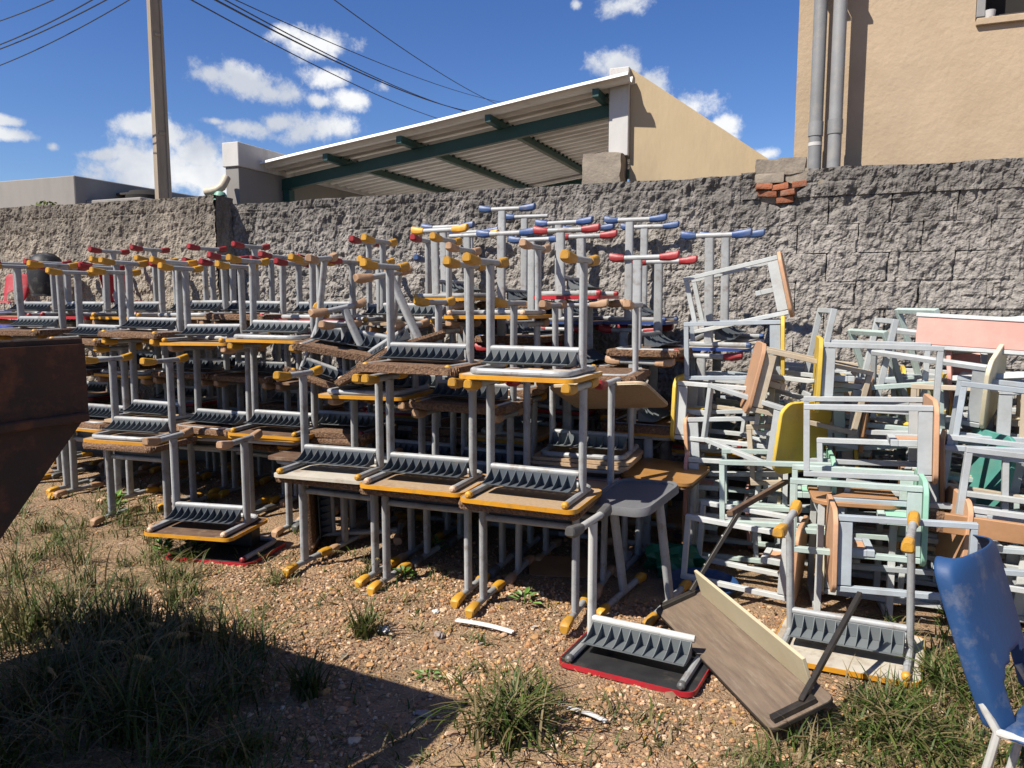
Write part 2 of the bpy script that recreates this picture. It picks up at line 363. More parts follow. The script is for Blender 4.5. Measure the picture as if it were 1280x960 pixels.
# broken stub of blocks and bricks on the wall
brickm = mat('orange_clay_brick', (.36, .125, .06), (.28, .10, .05), 14, .9, .006, 60, .85, (.27, .22, .18), 14, var=.25)
concm = mat('weathered_concrete', (.34, .29, .23), (.26, .22, .18), 6, .92, .006, 40, .5, (.14, .12, .10), 4)
def rough_block(sz, seed, m, amp=.012, n=6):
    b = MB(); r = random.Random(seed)
    import bmesh
    bm = bmesh.new(); bmesh.ops.create_cube(bm, size=1); bmesh.ops.subdivide_edges(bm, edges=bm.edges, cuts=n, use_grid_fill=True)
    for v in bm.verts:
        p = Vector((v.co.x * sz[0], v.co.y * sz[1], v.co.z * sz[2]))
        k = np.array([fbm(np.array(p.x * 9 + seed), np.array(p.y * 9 + p.z * 13), seed, 3), fbm(np.array(p.z * 9 + seed), np.array(p.y * 9 + p.x * 11), seed + 5, 3), fbm(np.array(p.x * 8 + p.z * 9), np.array(p.y * 9 + seed), seed + 9, 3)]) - .5
        corner = (abs(v.co.x) > .49) + (abs(v.co.y) > .49) + (abs(v.co.z) > .49)
        v.co = p * (1 - .03 * max(0, corner - 1)) + Vector(k) * amp * 2
    me = bpy.data.meshes.new('rough_block'); bm.to_mesh(me); bm.free(); me.materials.append(m)
    me.polygons.foreach_set('use_smooth', [True] * len(me.polygons)); me.set_sharp_from_angle(angle=R(40)); return me
def build_stub():
    t = thing('wall_stub', 'broken stub of blocks and orange bricks on top of the rough wall', 'masonry', (-.3, WALLY, 2.3))
    ob('block', rough_block((.34, .15, .11), 3, concm, .014), t, (.02, .06, .225)).rotation_euler = (0, .03, 0)
    ob('block', rough_block((.20, .15, .07), 5, concm, .012), t, (-.05, .055, .145))
    for k, (x, z, w) in enumerate([(-.10, .075, .11), (.03, .07, .12), (-.06, .03, .14), (.10, .025, .10), (.17, .085, .10), (.06, -.02, .12)]):
        ob('brick', rough_block((w, .13, .042), 20 + k, brickm, .008, 4), t, (x * .9, .045 + .008 * (k % 3), z + .01)).rotation_euler = (rnd.uniform(-.1, .1), rnd.uniform(-.16, .16), rnd.uniform(-.25, .25))
    ob('mortar', rough_block((.46, .10, .20), 43, concm, .02), t, (.02, .085, .07))
    ob('mortar', rough_block((.28, .12, .12), 41, concm, .016), t, (.2, .06, .14)).rotation_euler = (0, .25, 0)
build_stub()

# ------------------------------------------------------------------ buildings beyond the wall
beige = mat('beige_wall_paint', (.50, .385, .265), (.44, .335, .225), 2.6, .85, .004, 26, .5, (.36, .28, .20), 1.1, var=0, detail=8)
cream = mat('cream_yellow_paint', (.56, .44, .28), (.50, .39, .245), 2.5, .8, .002, 30, .5, (.36, .29, .2), 2, stretch=(1, 1, .3), var=0)
whitew = mat('white_wall_paint', (.62, .61, .60), (.52, .51, .50), 3, .85, .002, 30, .5, (.3, .27, .24), 3, stretch=(1, 1, .3), var=0)
greyh = mat('grey_house_paint', (.30, .285, .27), (.26, .25, .24), 2, .9, .002, 20, .4, (.2, .18, .16), 1.2, stretch=(1, 1, .25), var=0)
pvc = mat('grey_pipe_plastic', (.27, .275, .28), (.22, .225, .23), 5, .5, .0005, 40, .4, (.42, .38, .33), 7)
pvcw = mat('cream_pipe_plastic', (.66, .58, .44), (.58, .5, .38), 6, .5, 0, 40, .3)
pvcg = mat('green_pipe_plastic', (.22, .48, .37), (.2, .42, .33), 6, .5)
zinc = mat('galvanised_sheet', (.92, .90, .86), (.80, .78, .74), 4, .5, .0005, 20, .45, (.30, .25, .20), 3, stretch=(.4, 1, 1), var=0)
greenst = mat('dark_green_steel', (.02, .085, .075), (.016, .07, .062), 6, .5, .0004, 50, .3, (.05, .05, .045))
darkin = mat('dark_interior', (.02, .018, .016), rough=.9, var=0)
wood_dark = mat('dark_window_frame', (.05, .04, .035), (.07, .055, .045), 8, .6)
def build_right_house():
    FY = 6.35
    t = thing('house', 'tall beige plastered house with two grey drainpipes and a high window', 'house', (-.2, FY, 0))
    b = MB(); wx0, wx1, wz0, wz1 = 1.145, 2.3, 3.49, 4.6   # window opening, relative x
    x0, x1, z1 = -.005, 7.0, 7.5
    for a, c in (((x0, 0, 0), (wx0, 3.5, z1)), ((wx1, 0, 0), (x1, 3.5, z1)), ((wx0, 0, 0), (wx1, 3.5, wz0)), ((wx0, 0, wz1), (wx1, 3.5, z1))):
        b.add([(a[0], a[1], a[2]), (c[0], a[1], a[2]), (c[0], a[1], c[2]), (a[0], a[1], c[2])], [(0, 1, 2, 3)])
    b.add([(x0, 0, 0), (x0, 4.5, 0), (x0, 4.5, z1), (x0, 0, z1)], [(3, 2, 1, 0)][::-1])
    b.add([(wx0, 0, wz0), (wx1, 0, wz0), (wx1, .22, wz0), (wx0, .22, wz0)], [(0, 1, 2, 3)])
    b.add([(wx0, 0, wz0), (wx0, .22, wz0), (wx0, .22, wz1), (wx0, 0, wz1)], [(0, 1, 2, 3)])
    b.add([(x0, 0, z1), (x1, 0, z1), (x1, 4.5, z1), (x0, 4.5, z1)], [(0, 1, 2, 3)])
    ob('wall', b.mesh('house_wall', beige, False), t)
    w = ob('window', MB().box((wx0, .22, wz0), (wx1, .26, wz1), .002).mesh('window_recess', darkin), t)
    fr = MB()
    for q in (wx0 + .02, wx0 + .55, wx1 - .02): fr.box((q - .02, .15, wz0 + .04), (q + .02, .19, wz1))
    fr.box((wx0 + .041, .15, wz0 + .04), (wx0 + .529, .19, wz0 + .075)); ob('frame', fr.mesh('window_frame', wood_dark), w)
    ob('sill', MB().box((wx0 + .004, -.03, wz0 - .035), (wx1, .14, wz0 + .012), .004).mesh('sill', beige), w)
    ob('shutter', MB().box((wx0 + .003, -.02, wz0 + .02), (wx0 + .055, .10, wz1), .004).mesh('shutter', pvc), w)
    ob('cup', MB().tube([(wx0 + .085, -.0, wz0 + .012), (wx0 + .085, 0, wz0 + .06)], .035, 12, rs=[.03, .036]).mesh('cup', whitew), w)
    for (px, py, z0) in ((.145, -.17, 2.3), (.275, -.20, 2.3)):
        p = ob('drainpipe', MB().tube([(px, py, z0), (px, py, 7.4)], .047, 20).mesh('drainpipe', pvc), t)
        ob('socket', MB().tube([(px, py, 2.76), (px, py, 2.86)], .052, 20).mesh('socket', pvc), p)
        ob('bracket', MB().box((px - .058, py - .052, 3.9), (px + .058, -.004, 3.925), .002).mesh('bracket', pvc), p)
    ob('stain_patch', MB().tube([(.145, -.17, 2.69), (.145, -.17, 2.715)], .0485, 20).mesh('pipe_tape', whitew), t)
build_right_house()
def build_canopy():
    t = thing('carport_roof', 'corrugated metal lean-to roof on dark green beams beyond the wall', 'roof', (-3.8, 6.8, 2.4))
    O = Vector((-3.8, 6.8, 2.4)); A = Vector((-5.95, 0, 2.955)) - Vector((O.x, 0, O.z)); B = Vector((-1.60, 0, 3.515)) - Vector((O.x, 0, O.z))
    ys = np.arange(0, 4.2, .0125); prof = np.clip(np.sin(ys / .17 * 2 * np.pi) * 1.7, -1, 1) * .03
    xs = np.linspace(0, 1, 12); X = A.x + (B.x - A.x) * xs; Z = A.z + (B.z - A.z) * xs
    def sheet(dz):
        return np.stack([np.repeat(X[:, None], len(ys), 1), np.repeat(ys[None], len(X), 0), Z[:, None] + prof[None] + dz + np.sin(xs * 9)[:, None] * .004], -1).reshape(-1, 3)
    V0 = sheet(0); V1 = sheet(.003); F = grid_faces(len(xs), len(ys)); n = len(V0)
    edge = []
    e = [np.arange(len(xs)) * len(ys), np.arange(len(xs)) * len(ys) + len(ys) - 1, np.arange(len(ys)), (len(xs) - 1) * len(ys) + np.arange(len(ys))]
    Fs = [F, F[:, ::-1] + n]
    for q in e: Fs.append(np.stack([q[:-1], q[1:], q[1:] + n, q[:-1] + n], 1))
    ob('corrugated_sheet', npmesh('corrugated_sheet', np.concatenate([V0, V1]), np.concatenate(Fs), zinc, False), t)
    def P(s, y, dz): return (A.x + (B.x - A.x) * s, y, A.z + (B.z - A.z) * s + dz)
    for y in (.42, 3.6):
        ob('beam', MB().bar(P(.03, y, -.155), P(.985, y, -.155), .07, .12).mesh('beam', greenst), t)
    for s in (.075, .27, .47, .69, .93):
        p = ob('purlin', MB().bar(P(s, .06, -.067), P(s, 4.15, -.067), .06, .072).mesh('purlin', greenst), t)
        f = MB()
        for k in range(26): f.box((P(s, 0, 0)[0] + .031, .3 + k * .15, P(s, 0, 0)[2] - .045), (P(s, 0, 0)[0] + .05, .34 + k * .15, P(s, 0, 0)[2] - .018), .001)
        ob('fixing_clips', f.mesh('fixing_clips', greenst), p)
    for s in (.1, .95):
        for y in (.42, 3.6): ob('post', MB().bar((P(s, y, 0)[0], y, -2.4), P(s, y, -.22), .09, .09, up=(0, 1, 0)).mesh('post', greenst), t)
    # gable wall with white end pier
    g = thing('gable_wall', 'cream wall with sloping top and white pier beside the lean-to roof', 'wall', (-1.72, 7.05, 0))
    ob('pier', MB().box((-.095, -.05, 2.87), (.085, .16, 3.645), .006).mesh('pier', whitew), g)
    ob('pier_blocks', rough_block((.36, .26, .30), 77, concm, .02), g, (-.13, -.03, 2.74))
    b = MB(); a = R(8)
    pts = [(0, 2.2), (1.6, 2.2), (1.6, 2.52), (0, 3.64)]
    f = [(.088 + x * math.cos(a), .01 + x * math.sin(a), z) for x, z in pts]; k = [(p[0] - .03, p[1] + .16, p[2]) for p in f]
    b.add(f + k, [(0, 1, 2, 3), (7, 6, 5, 4), (3, 2, 6, 7), (1, 5, 6, 2), (0, 3, 7, 4)]); ob('gable', b.mesh('gable', cream, False), g)
    # low white parapet, gutter pipe at the low end
    w = thing('parapet', 'short white parapet wall beside the low end of the metal roof', 'wall', (-5.72, 6.5, 2.3))
    ob('coping', MB().box((-.05, -.02, .64), (.16, 3.2, .885), .006).mesh('coping', whitew), w)
    ob('wall', MB().box((-.03, .0, 0), (.14, 3.2, .639), .004).mesh('parapet_wall', greyh), w)
    ob('lower_wall', MB().box((.141, 3.0, 0), (1.3, 3.1, .50), .004).mesh('lower_wall', whitew), w)
    p = thing('gutter_pipe', 'cream plastic elbow pipe with green joint on the wall corner', 'pipe', (-5.70, 6.33, 2.5))
    ob('elbow', MB().tube([(.04, .08, .32), (.04, .04, .26), (.035, .01, .215), (.0, -.02, .185), (-.06, -.03, .175), (-.13, -.03, .17)], .042, 14).mesh('elbow', pvcw), p)
    ob('joint', MB().tube([(.03, -.01, .05), (.03, -.01, .13), (.03, -.005, .16)], .06, 14, rs=[.07, .066, .045]).mesh('joint', pvcg), p)
build_canopy()
def build_left_house():
    t = thing('house', 'plain grey flat-roofed house behind the brownish wall', 'house', (-18.5, 14, 0))
    ob('main_block', MB().box((-14, 0, 0), (1.45, 6, 4.62), .02).mesh('main_block', greyh), t)
    ob('low_block', MB().box((1.452, .3, 0), (3.25, 6, 4.05), .02).mesh('low_block', greyh), t)
    ob('roof_edge', MB().box((1.453, 1.2, 4.28), (2.0, 3.5, 4.34), .01).mesh('roof_edge', wood_dark), t)
    v = thing('water_tank', 'dark rounded water tank on the low grey roof', 'tank', (-16.4, 15.6, 4.05))
    ob('tank_body', MB().tube([(0, 0, 0), (0, 0, .22), (0, 0, .34), (0, 0, .38)], .5, 20, rs=[.5, .52, .42, .1]).mesh('tank_body', darkin), v)
build_left_house()
polem = mat('pole_concrete', (.36, .30, .23), (.29, .24, .18), 5, .9, .003, 30, .5, (.2, .16, .12), 3, stretch=(1, 1, .25), var=0)
def build_pole():
    p0 = (wy(193, 245, 9) + wy(216, 245, 9)) / 2
    t = thing('utility_pole', 'tapered concrete utility pole with a recessed face rising behind the wall', 'pole', (p0.x, 9, 0), (0, 0, R(70)))
    b = MB(); H = 10.5
    def sec(z):
        w = .112 - .004 * z; d = .07 - .0025 * z; r = w * .6; k = .02
        return [(-w, -d, z), (-r, -d, z), (-r * .9, -d + k, z), (r * .9, -d + k, z), (r, -d, z), (w, -d, z), (w, d, z), (r, d, z), (r * .9, d - k, z), (-r * .9, d - k, z), (-r, d, z), (-w, d, z)]
    b.loft([sec(z) for z in np.linspace(-.2, H, 8)]); ob('shaft', b.mesh('shaft', polem, False), t)
    for z in (1.2, 2.6, 4.0, 5.4, 6.8, 8.2):
        w = (.112 - .004 * z) * .53; d = .07 - .0025 * z
        ob('rib', MB().box((-w, -d + .002, z), (w, -d + .019, z + .05), .004).mesh('rib', polem), t)
build_pole()
wirem = mat('black_cable', (.03, .03, .033), rough=.6, var=0)
def build_wires():
    for (u0, v0, u1, v1, d0, d1, r, sag, lab) in [
        (-60, 42, 75, -4, 13, 9.5, .008, .05, 'single overhead cable sloping up to the pole head, highest of the four'),
        (-60, 75, 122, -4, 13, 9.5, .009, .08, 'overhead cable sloping up to the pole head, second below the highest'),
        (-60, 80, 140, -4, 13.2, 9.5, .009, .08, 'overhead cable sloping up to the pole head, third below the highest'),
        (-60, 102, 168, -4, 13, 9.5, .0075, .1, 'overhead cable sloping up to the pole head, lowest of the four'),
        (232, -4, 560, 152, 9.5, 24, 0.0094, .15, 'lowest thin cable running from the pole head to behind the metal roof'),
        (262, -4, 590, 140, 9.5, 24, 0.0130, .2, 'thick twisted cable running from the pole head to behind the metal roof'),
        (274, -4, 598, 143, 9.5, 25, 0.0094, .2, 'cable just above the thick twisted one, going behind the metal roof'),
        (286, -4, 640, 130, 9.6, 26, 0.0072, .2, 'highest cable of the bundle going behind the metal roof'),
        (410, -6, 630, 134, 10, 20, 0.0072, .12, 'lone cable crossing clear sky above the metal roof')]:
        a = CAMH_V + ray(u0, v0) * d0; b = CAMH_V + ray(u1, v1) * d1
        pts = [a.lerp(b, k / 16) - Vector((0, 0, sag * 4 * (k / 16) * (1 - k / 16))) for k in range(17)]
        base = pts[0].copy()
        o = ob('overhead_cable', MB().tube([p - base for p in pts], r, 6).mesh('overhead_cable', wirem), None, base); tag(o, lab, 'cable')
CAMH_V = Vector((0, 0, CAMH))
build_wires()
def leaf_cloud(n, rx, ry, rz, sz, seed, m, base=0):
    g = np.random.default_rng(seed); d = g.normal(size=(n, 3)); d /= np.linalg.norm(d, axis=1)[:, None]
    c = d * (g.random((n, 1)) ** .4) * np.array([rx, ry, rz]); c[:, 2] += base
    a = g.normal(size=(n, 3)); a /= np.linalg.norm(a, axis=1)[:, None]; b = np.cross(a, g.normal(size=(n, 3))); b /= np.linalg.norm(b, axis=1)[:, None]
    s = sz * (.6 + g.random((n, 1)) * .8); V = np.stack([c - a * s, c + b * s * .45, c + a * s, c - b * s * .45], 1).reshape(-1, 3)
    return npmesh('leaves', V, np.arange(n * 4).reshape(-1, 4), m)
leafm = mat('bush_leaf', (.10, .16, .03), (.20, .20, .04), 12, .6, var=0)
def build_bush():
    p = wy(58, 262, 10.5)
    t = thing('bush', 'small yellow-green bush top showing over the brownish wall', 'bush', (p.x, 10.5, 0))
    ob('foliage', leaf_cloud(500, .35, .35, .32, .05, 4, leafm, p.z - .15), t)
    ob('stem', MB().tube([(0, 0, -.05), (.05, 0, 1.5), (0, 0, p.z - .1)], .03, 8, rs=[.06, .04, .015]).mesh('stem', concm), t)
build_bush()
rustm = mat('rusty_dark_steel', (.065, .030, .019), (.028, .02, .017), 4, .8, .005, 45, .85, (.17, .062, .028), 7, var=0)
def build_skip():
    C = flat(-1.19, 2.14); A = flat(-.86, .51).normalized(); B = flat(-.47, -.88).normalized()
    t = thing('rubbish_skip', 'rusty dark steel rubbish skip with sloping end', 'skip', (C.x, C.y, 0), (0, 0, math.atan2(B.y, B.x)))
    # local x along B, local y toward -A or A
    sgn = 1 if Vector((-B.y, B.x, 0)).dot(A) > 0 else -1
    prof = [(0, 1.45), (0, 1.25), (.02, 1.235), (1.0, .10), (1.7, .10), (2.3, .9), (2.3, 1.45)]; wd = 1.75
    for k, y in ((0, 0), (1, wd)):
        b = MB(); b.loft([[(x, sgn * y, z) for x, z in prof], [(x, sgn * (y + .008 if k == 0 else y - .008), z) for x, z in prof]]); ob('side_plate', b.mesh('side_plate', rustm, False), t)
    for i in range(1, 6):
        (xa, za), (xb, zb) = prof[i], prof[i + 1] if i + 1 < len(prof) else prof[0]
        if i == 1: (xa, za) = prof[0]
        ob('floor_plate' if i == 3 else 'end_plate', MB().bar((xa + .006, sgn * wd / 2, za), (xb + .006, sgn * wd / 2, zb), wd - .03, .008, up=(0, 0, 1) if abs(xb - xa) > .01 else (1, 0, 0), c=.001).mesh('plate', rustm), t)
    r = MB()
    r.box((-.004, -.012 * 1, 1.425), (2.32, .03, 1.468) if sgn > 0 else (2.32, -.03, 1.468), .004)
    ob('rim', r.mesh('rim', rustm), t)
    ob('rib', MB().box((.01, -sgn * .002, 1.235), (2.29, -sgn * .022, 1.26), .004).mesh('rib', rustm), t)
    ob('foot_rail', MB().box((1.02, sgn * .2, -.02), (1.68, sgn * .3, .10), .004).mesh('foot_rail', rustm), t)
    ob('foot_rail', MB().box((1.02, sgn * 1.4, -.02), (1.68, sgn * 1.5, .10), .004).mesh('foot_rail', rustm), t)
build_skip()

# ------------------------------------------------------------------ school desks
# every mesh is made in the upside-down pose: board face down at z = 0, feet up at z = h; an upright desk turns it over
DW, DD, UX, UY = .60, .45, .245, .045
CACHE = {}
def cached(key, fn):
    if key not in CACHE: CACHE[key] = fn()
    return CACHE[key]
def flip(mb, h): return mb.xf(Matrix.Translation((0, 0, h)) @ Matrix.Rotation(math.pi, 4, 'X'))
def ragged(seed, w, d, z0, z1, m):
    n = 120; base = rrect(w - .01, d - .01, .045, 29); r = np.arange(n)
    secs = []
    g = np.random.default_rng(seed)
    for k, (z, ins) in enumerate(((z0, .018), (z0 + .004, .004), ((z0 + z1) / 2, .0), (z1 - .003, .006), (z1, .02))):
        wob = (fbm(r * .35, r * 0 + k * 1.7 + seed, seed, 3, .7) - .5) * .022; wz = (fbm(r * .12, r * 0 + seed * 2.1, seed + 3, 3) - .5) * .016
        secs.append([(x * (1 - (ins - wob[i]) / .3), y * (1 - (ins - wob[i]) / .225), z + (wz[i] if k >= 0 else 0)) for i, (x, y) in enumerate(base)])
    return MB().loft(secs)
def shoe(mb, y0, sgn, L, h, r=.019):
    # along y, outward sgn; feet up: the ground side is +z
    secs = []
    for t, w, lo, hi in ((0, .0205, .0205, .0205), (.12, .0225, .0225, .0225), (.45, .0245, .024, .027), (.8, .026, .020, .034), (.95, .024, .010, .036), (1.0, .018, .004, .034)):
        y = y0 + sgn * L * t; q = []
        for k in range(12):
            a = 2 * math.pi * k / 12; ca, sa = math.cos(a), math.sin(a)
            q.append((math.copysign(abs(ca) ** .75, ca) * w, y, h - .036 + (math.copysign(abs(sa) ** .75, sa) * (hi if sa > 0 else lo))))
        secs.append(q if sgn > 0 else q[::-1])
    return mb.loft(secs)
def desk_mesh(part, h, inv, v=0, cols=None):
    def fn():
        b = MB(); m = None
        if part == 'board':
            b.prism(rrect(DW - .008, DD - .008, .045), .0015, .0195); m = [UND[v]]
        elif part == 'ragged':
            b = ragged(v, DW + .025, DD + .025, .001, .046, None); m = [chip]
        elif part == 'band':
            o = rrect(DW, DD, .05, 5); i = rrect(DW - .0085, DD - .0085, .046, 5); n = len(o)
            vs = [(x, y, 0) for x, y in o] + [(x, y, .021) for x, y in o] + [(x, y, .021) for x, y in i] + [(x, y, 0) for x, y in i]; fs = []
            for k in range(n):
                j = (k + 1) % n
                for q in range(4): p = (q + 1) % 4; fs.append((q * n + k, q * n + j, p * n + j, p * n + k))
            b.add(vs, fs); m = [BAND[v]]
        elif part == 'frame':      # U tube under the board; v: side of the closed end
            s = v; z = .0365; r = .03; x = UX; ye = -s * .205; yb = s * .19
            pts = [(-x, ye, z), (-x, yb - s * .06, z)] + [(-x + .06 - .06 * math.cos(a), yb - s * .06 + s * .06 * math.sin(a), z) for a in (R(30), R(60), R(90))]
            pts += [(x - .06 + .06 * math.sin(a), yb - s * .06 + s * .06 * math.cos(a), z) for a in (0, R(30), R(60), R(90))] + [(x, ye, z)]
            b.tube(pts, .016, 10); m = [steel]
        elif part == 'cap':
            s, sx, c = v; ye = -s * .204
            b.tube([(sx * UX, ye + s * .012, .0365), (sx * UX, ye, .0365), (sx * UX, ye - s * .012, .0365), (sx * UX, ye - s * .02, .0365)], .018, 12, rs=[.0172, .0185, .0165, .008]); m = [CAP[c]]
        elif part == 'upright':
            w, d = .015, .030; secs = []
            for z in (.045, h - .05):
                secs.append([(v * UX + x, UY + y, z) for x, y in rrect(2 * w, 2 * d, .0155, 4)])
            b.loft(secs); m = [cols or steel]
        elif part == 'foot':
            b.tube([(v * UX, -.15, h - .036), (v * UX, .19, h - .036)], .017, 12); m = [cols or steel]
        elif part == 'shoe':
            sx, sg, c = v
            shoe(b, -.095 if sg < 0 else .13, sg, .118 if sg < 0 else .095, h); b.v = [(p[0] + sx * UX, p[1], p[2]) for p in b.v]; m = [SHOE[c]]
        elif part == 'crossbar':
            b.tube([(-UX + .012, UY - .012, .132), (UX - .012, UY - .012, .132)], .0165, 12); m = [cols or steel]
        elif part == 'tray':
            W = .455; yb, yf, zf, zt = UY - .034, -.118, .066, .128
            prof = []
            b.box((-W / 2, yb - .004, zf), (W / 2, yb, zt), .001)           # back wall
            secs = [(yf, zf + .012), (yf + .03, zf + .002), (yb - .0045, zf)]
            for (ya, za), (yc, zc) in zip(secs[:-1], secs[1:]):
                b.add([(-W/2, ya, za), (W/2, ya, za), (W/2, yc, zc), (-W/2, yc, zc), (-W/2, ya, za - .004), (W/2, ya, za - .004), (W/2, yc, zc - .004), (-W/2, yc, zc - .004)],
                      [(0, 1, 2, 3), (7, 6, 5, 4), (0, 4, 5, 1), (1, 5, 6, 2), (3, 7, 4, 0)])
            m = [v or tray_m]
        elif part == 'ribs':
            W = .455; yb, yf, zf, zt = UY - .0385, -.118, .066, .126
            for k in range(11):
                x = -W / 2 + .003 + (W - .006) * k / 10
                pr = [(yb, zf + .0003), (yb, zt)]
                for q in range(1, 7):
                    t = q / 6; pr.append((yb + (yf + .008 - yb) * t, zf + .009 * t + (zt - zf) * (1 - t) ** 1.9))
                pr.append((yf + .03, zf + .0025))
                a = [(x - .0013, y, z) for y, z in pr]; c = [(x + .0013, y, z) for y, z in pr]
                b.loft([a, c])
            m = [v or tray_m]
        if not inv: flip(b, h)
        return b.mesh(part, m)
    return cached((part, h, inv, v if not hasattr(v, 'name') else v.name, cols.name if cols else None), fn)
def desk(label, loc, yaw=0, h=.594, inv=True, shoes='yellow', und='tan', band='yellow', rag=False, uopen=1, tilt=(0, 0), group=None, cap=None, side=(1, -1), st=None, tray=None, name='school_desk', notray=False, top2=None):
    t = thing(name, label, 'desk', loc, (R(tilt[0]), R(tilt[1]), R(yaw)), group)
    lost = rnd.randrange(4) if (group and rnd.random() < .22) else -1; kk = 0
    if rag:
        ob('tabletop', desk_mesh('ragged', h, inv, rag), t)
    else:
        tb = ob('tabletop', desk_mesh('board', h, inv, und), t)
        if band: ob('edge_band', desk_mesh('band', h, inv, band), tb)
    ob('frame_tube', desk_mesh('frame', h, inv, uopen), t)
    for sx in (1, -1): ob('tube_cap', desk_mesh('cap', h, inv, (uopen, sx, cap or (shoes if shoes in ('yellow', 'blue', 'red') else 'faded'))), t)
    for sx in side:
        ob('upright', desk_mesh('upright', h, inv, sx, st), t); f = ob('foot', desk_mesh('foot', h, inv, sx, st), t)
        for sg in (1, -1):
            kk += 1
            if kk == lost: continue
            ob('shoe', desk_mesh('shoe', h, inv, (sx, sg, shoes)), f)
    if not notray:
        ob('crossbar', desk_mesh('crossbar', h, inv, 0, st), t)
        y = ob('book_tray', desk_mesh('tray', h, inv, tray), t); ob('ribs', desk_mesh('ribs', h, inv, tray), y)
    return t
HY, HR, HB = .594, .644, .76
def base(x, y): return float(gz(x, y)) - .004
def j(a): return rnd.uniform(-a, a)
# --- front row, three stacks (each: upright desk, inverted desk, inverted desk)
X3, X2, X1, FY = -1.285, -1.915, -2.515, 3.50
def gb(x, y): return max(float(gz(x + a, y + b)) for a in (-.25, .25) for b in (-.2, 0, .2)) - .008
b3 = gb(X3, FY)
desk('upright desk with crumbling chipboard top, foot of the stack beside the white-legged desk', (X3, FY + .03, b3), 0, HY, False, 'yellow', rag=4)
desk('upside-down desk, tan board and yellow edge, middle of the stack beside the white-legged desk', (X3 + .02, FY - .02, b3 + HY), -2, HY, True, 'yellow', 'tan', uopen=1)
desk('upside-down desk, white board and yellow edge, top of the stack beside the white-legged desk', (X3 + .01, FY + .0, b3 + 2 * HY), -3, HY, True, 'yellow', 'white', uopen=-1, tray=tray_l)
b2 = gb(X2, FY + .1)
desk('upright desk with swollen chipboard edge at the foot of the middle front stack', (X2 + .01, FY + .12, b2), 1, HY, False, 'yellow', rag=7)
desk('upside-down desk with yellow-edged tan board, middle of the middle front stack', (X2 + .02, FY + .08, b2 + HY), 1, HY, True, 'yellow', 'tan', cap='faded')
desk('upside-down desk with bare crumbling board and yellow shoes, top of the middle front stack', (X2 - .03, FY + .17, b2 + 2 * HY), -2, HY, True, 'yellow', rag=9, uopen=1, cap='yellow')
b1 = gb(X1, FY + .17)
desk('upright desk at the foot of the low two-high front stack', (X1 - .0, FY + .2, b1), -1, HY, False, 'yellow', und='dark', rag=12)
desk('upside-down desk with peeling white and brown board, top of the two-high front stack', (X1 + .01, FY + .15, b1 + HY), 3, HY, True, 'yellow', 'white', band=None, cap='yellow')
# --- rows behind the front row
GB = 'desks stacked behind the front row'
def lay(lbl): return lbl
ROWS = []
RAGS = (3, 5, 8, 14)
def stack(x, y, hs, cols, zone, yaw=0, lean=0):
    z = gb(x, y)
    n = len(hs)
    for k, (h, c) in enumerate(zip(hs, cols)):
        inv = k > 0
        lv = 'bottom' if k == 0 else ('top' if k == n - 1 else 'middle')
        rag = rnd.choice(RAGS) if rnd.random() < .35 else False
        if k == 0: c = rnd.choice(['faded', 'grey', 'yellow'])
        bnd = {'faded': 'yellow', 'grey': 'yellow'}.get(c, c); bnd = bnd if rnd.random() < .8 else None
        un = rnd.choice(['tan', 'white', 'dark', 'tan'])
        look = 'crumbling board' if rag else ('%s board, %s' % (un, bnd + ' edge' if bnd else 'no edging'))
        way = 'sideways ' if abs(yaw) > 45 else ''
        if lv == 'top': lab = '%supside-down desk, %s shoes, %s, topping a stack %s' % (way, c, look, zone)
        elif lv == 'middle': lab = '%supside-down desk, %s, %s in a %s-shoed stack %s' % (way, look, 'second' if k == 1 else 'third', cols[-1], zone)
        else: lab = '%supright desk, %s, bottom of a %s-shoed stack %s' % (way, look, cols[-1], zone)
        desk(lab, (x + j(.015) * (k + .3), y + j(.02), z), yaw + j(2.5), h, inv, c, un, bnd, rag,
             rnd.choice([1, 1, -1]), (j(.8), lean + j(.8)), notray=rnd.random() < .1, group='desks stacked ' + zone, tray=rnd.choice([None, None, tray_l]))
        z += h
ZC, ZL, ZR = 'behind the front row', 'by the brownish wall', 'beside the wooden heap'
y_, r_, b_, f_ = (HY, 'yellow'), (HR, 'red'), (HB, 'blue'), (HY, 'faded')
def S3(x, y, l3, zone, yaw=0, lean=0): stack(x, y, [q[0] for q in l3], [q[1] for q in l3], zone, yaw, lean)
# second row to the wall, central block
q_, p_ = (.47, 'faded'), (.52, 'yellow')
S3(-1.27, 3.99, (p_, r_), ZC); S3(-1.89, 4.06, (q_, q_, (HR, 'yellow')), ZC); S3(-2.50, 4.12, (p_, q_, q_), ZC)
S3(-1.25, 4.42, (r_, q_, q_), ZC); S3(-1.87, 4.50, (q_, p_, q_, q_), ZC); S3(-2.49, 4.56, (q_, q_, q_, (HY, 'yellow')), ZC); S3(-3.10, 4.60, (r_, r_, y_), ZC)
S3(-.98, 4.95, (b_, q_, r_), ZC, 88); S3(-1.45, 4.98, (q_, r_, q_, (.47, 'red')), ZC, 92); S3(-1.92, 5.03, (r_, r_, b_), ZC, 86); S3(-2.44, 5.05, (r_, q_, q_, p_), ZC, 90); S3(-2.95, 5.06, (q_, q_, q_, (HR, 'red')), ZC, 1)
S3(-.60, 5.30, (r_, r_, b_), ZR, 86, -4); S3(-1.20, 5.58, (b_, r_, b_), ZC, 92); S3(-1.68, 5.58, (b_, r_, b_), ZC, 87); S3(-2.16, 5.58, (b_, b_, b_), ZC, 93); S3(-2.64, 5.58, (b_, r_, b_), ZC, 88); S3(-3.2, 5.62, (r_, r_, (HR, 'blue')), ZC, 2)
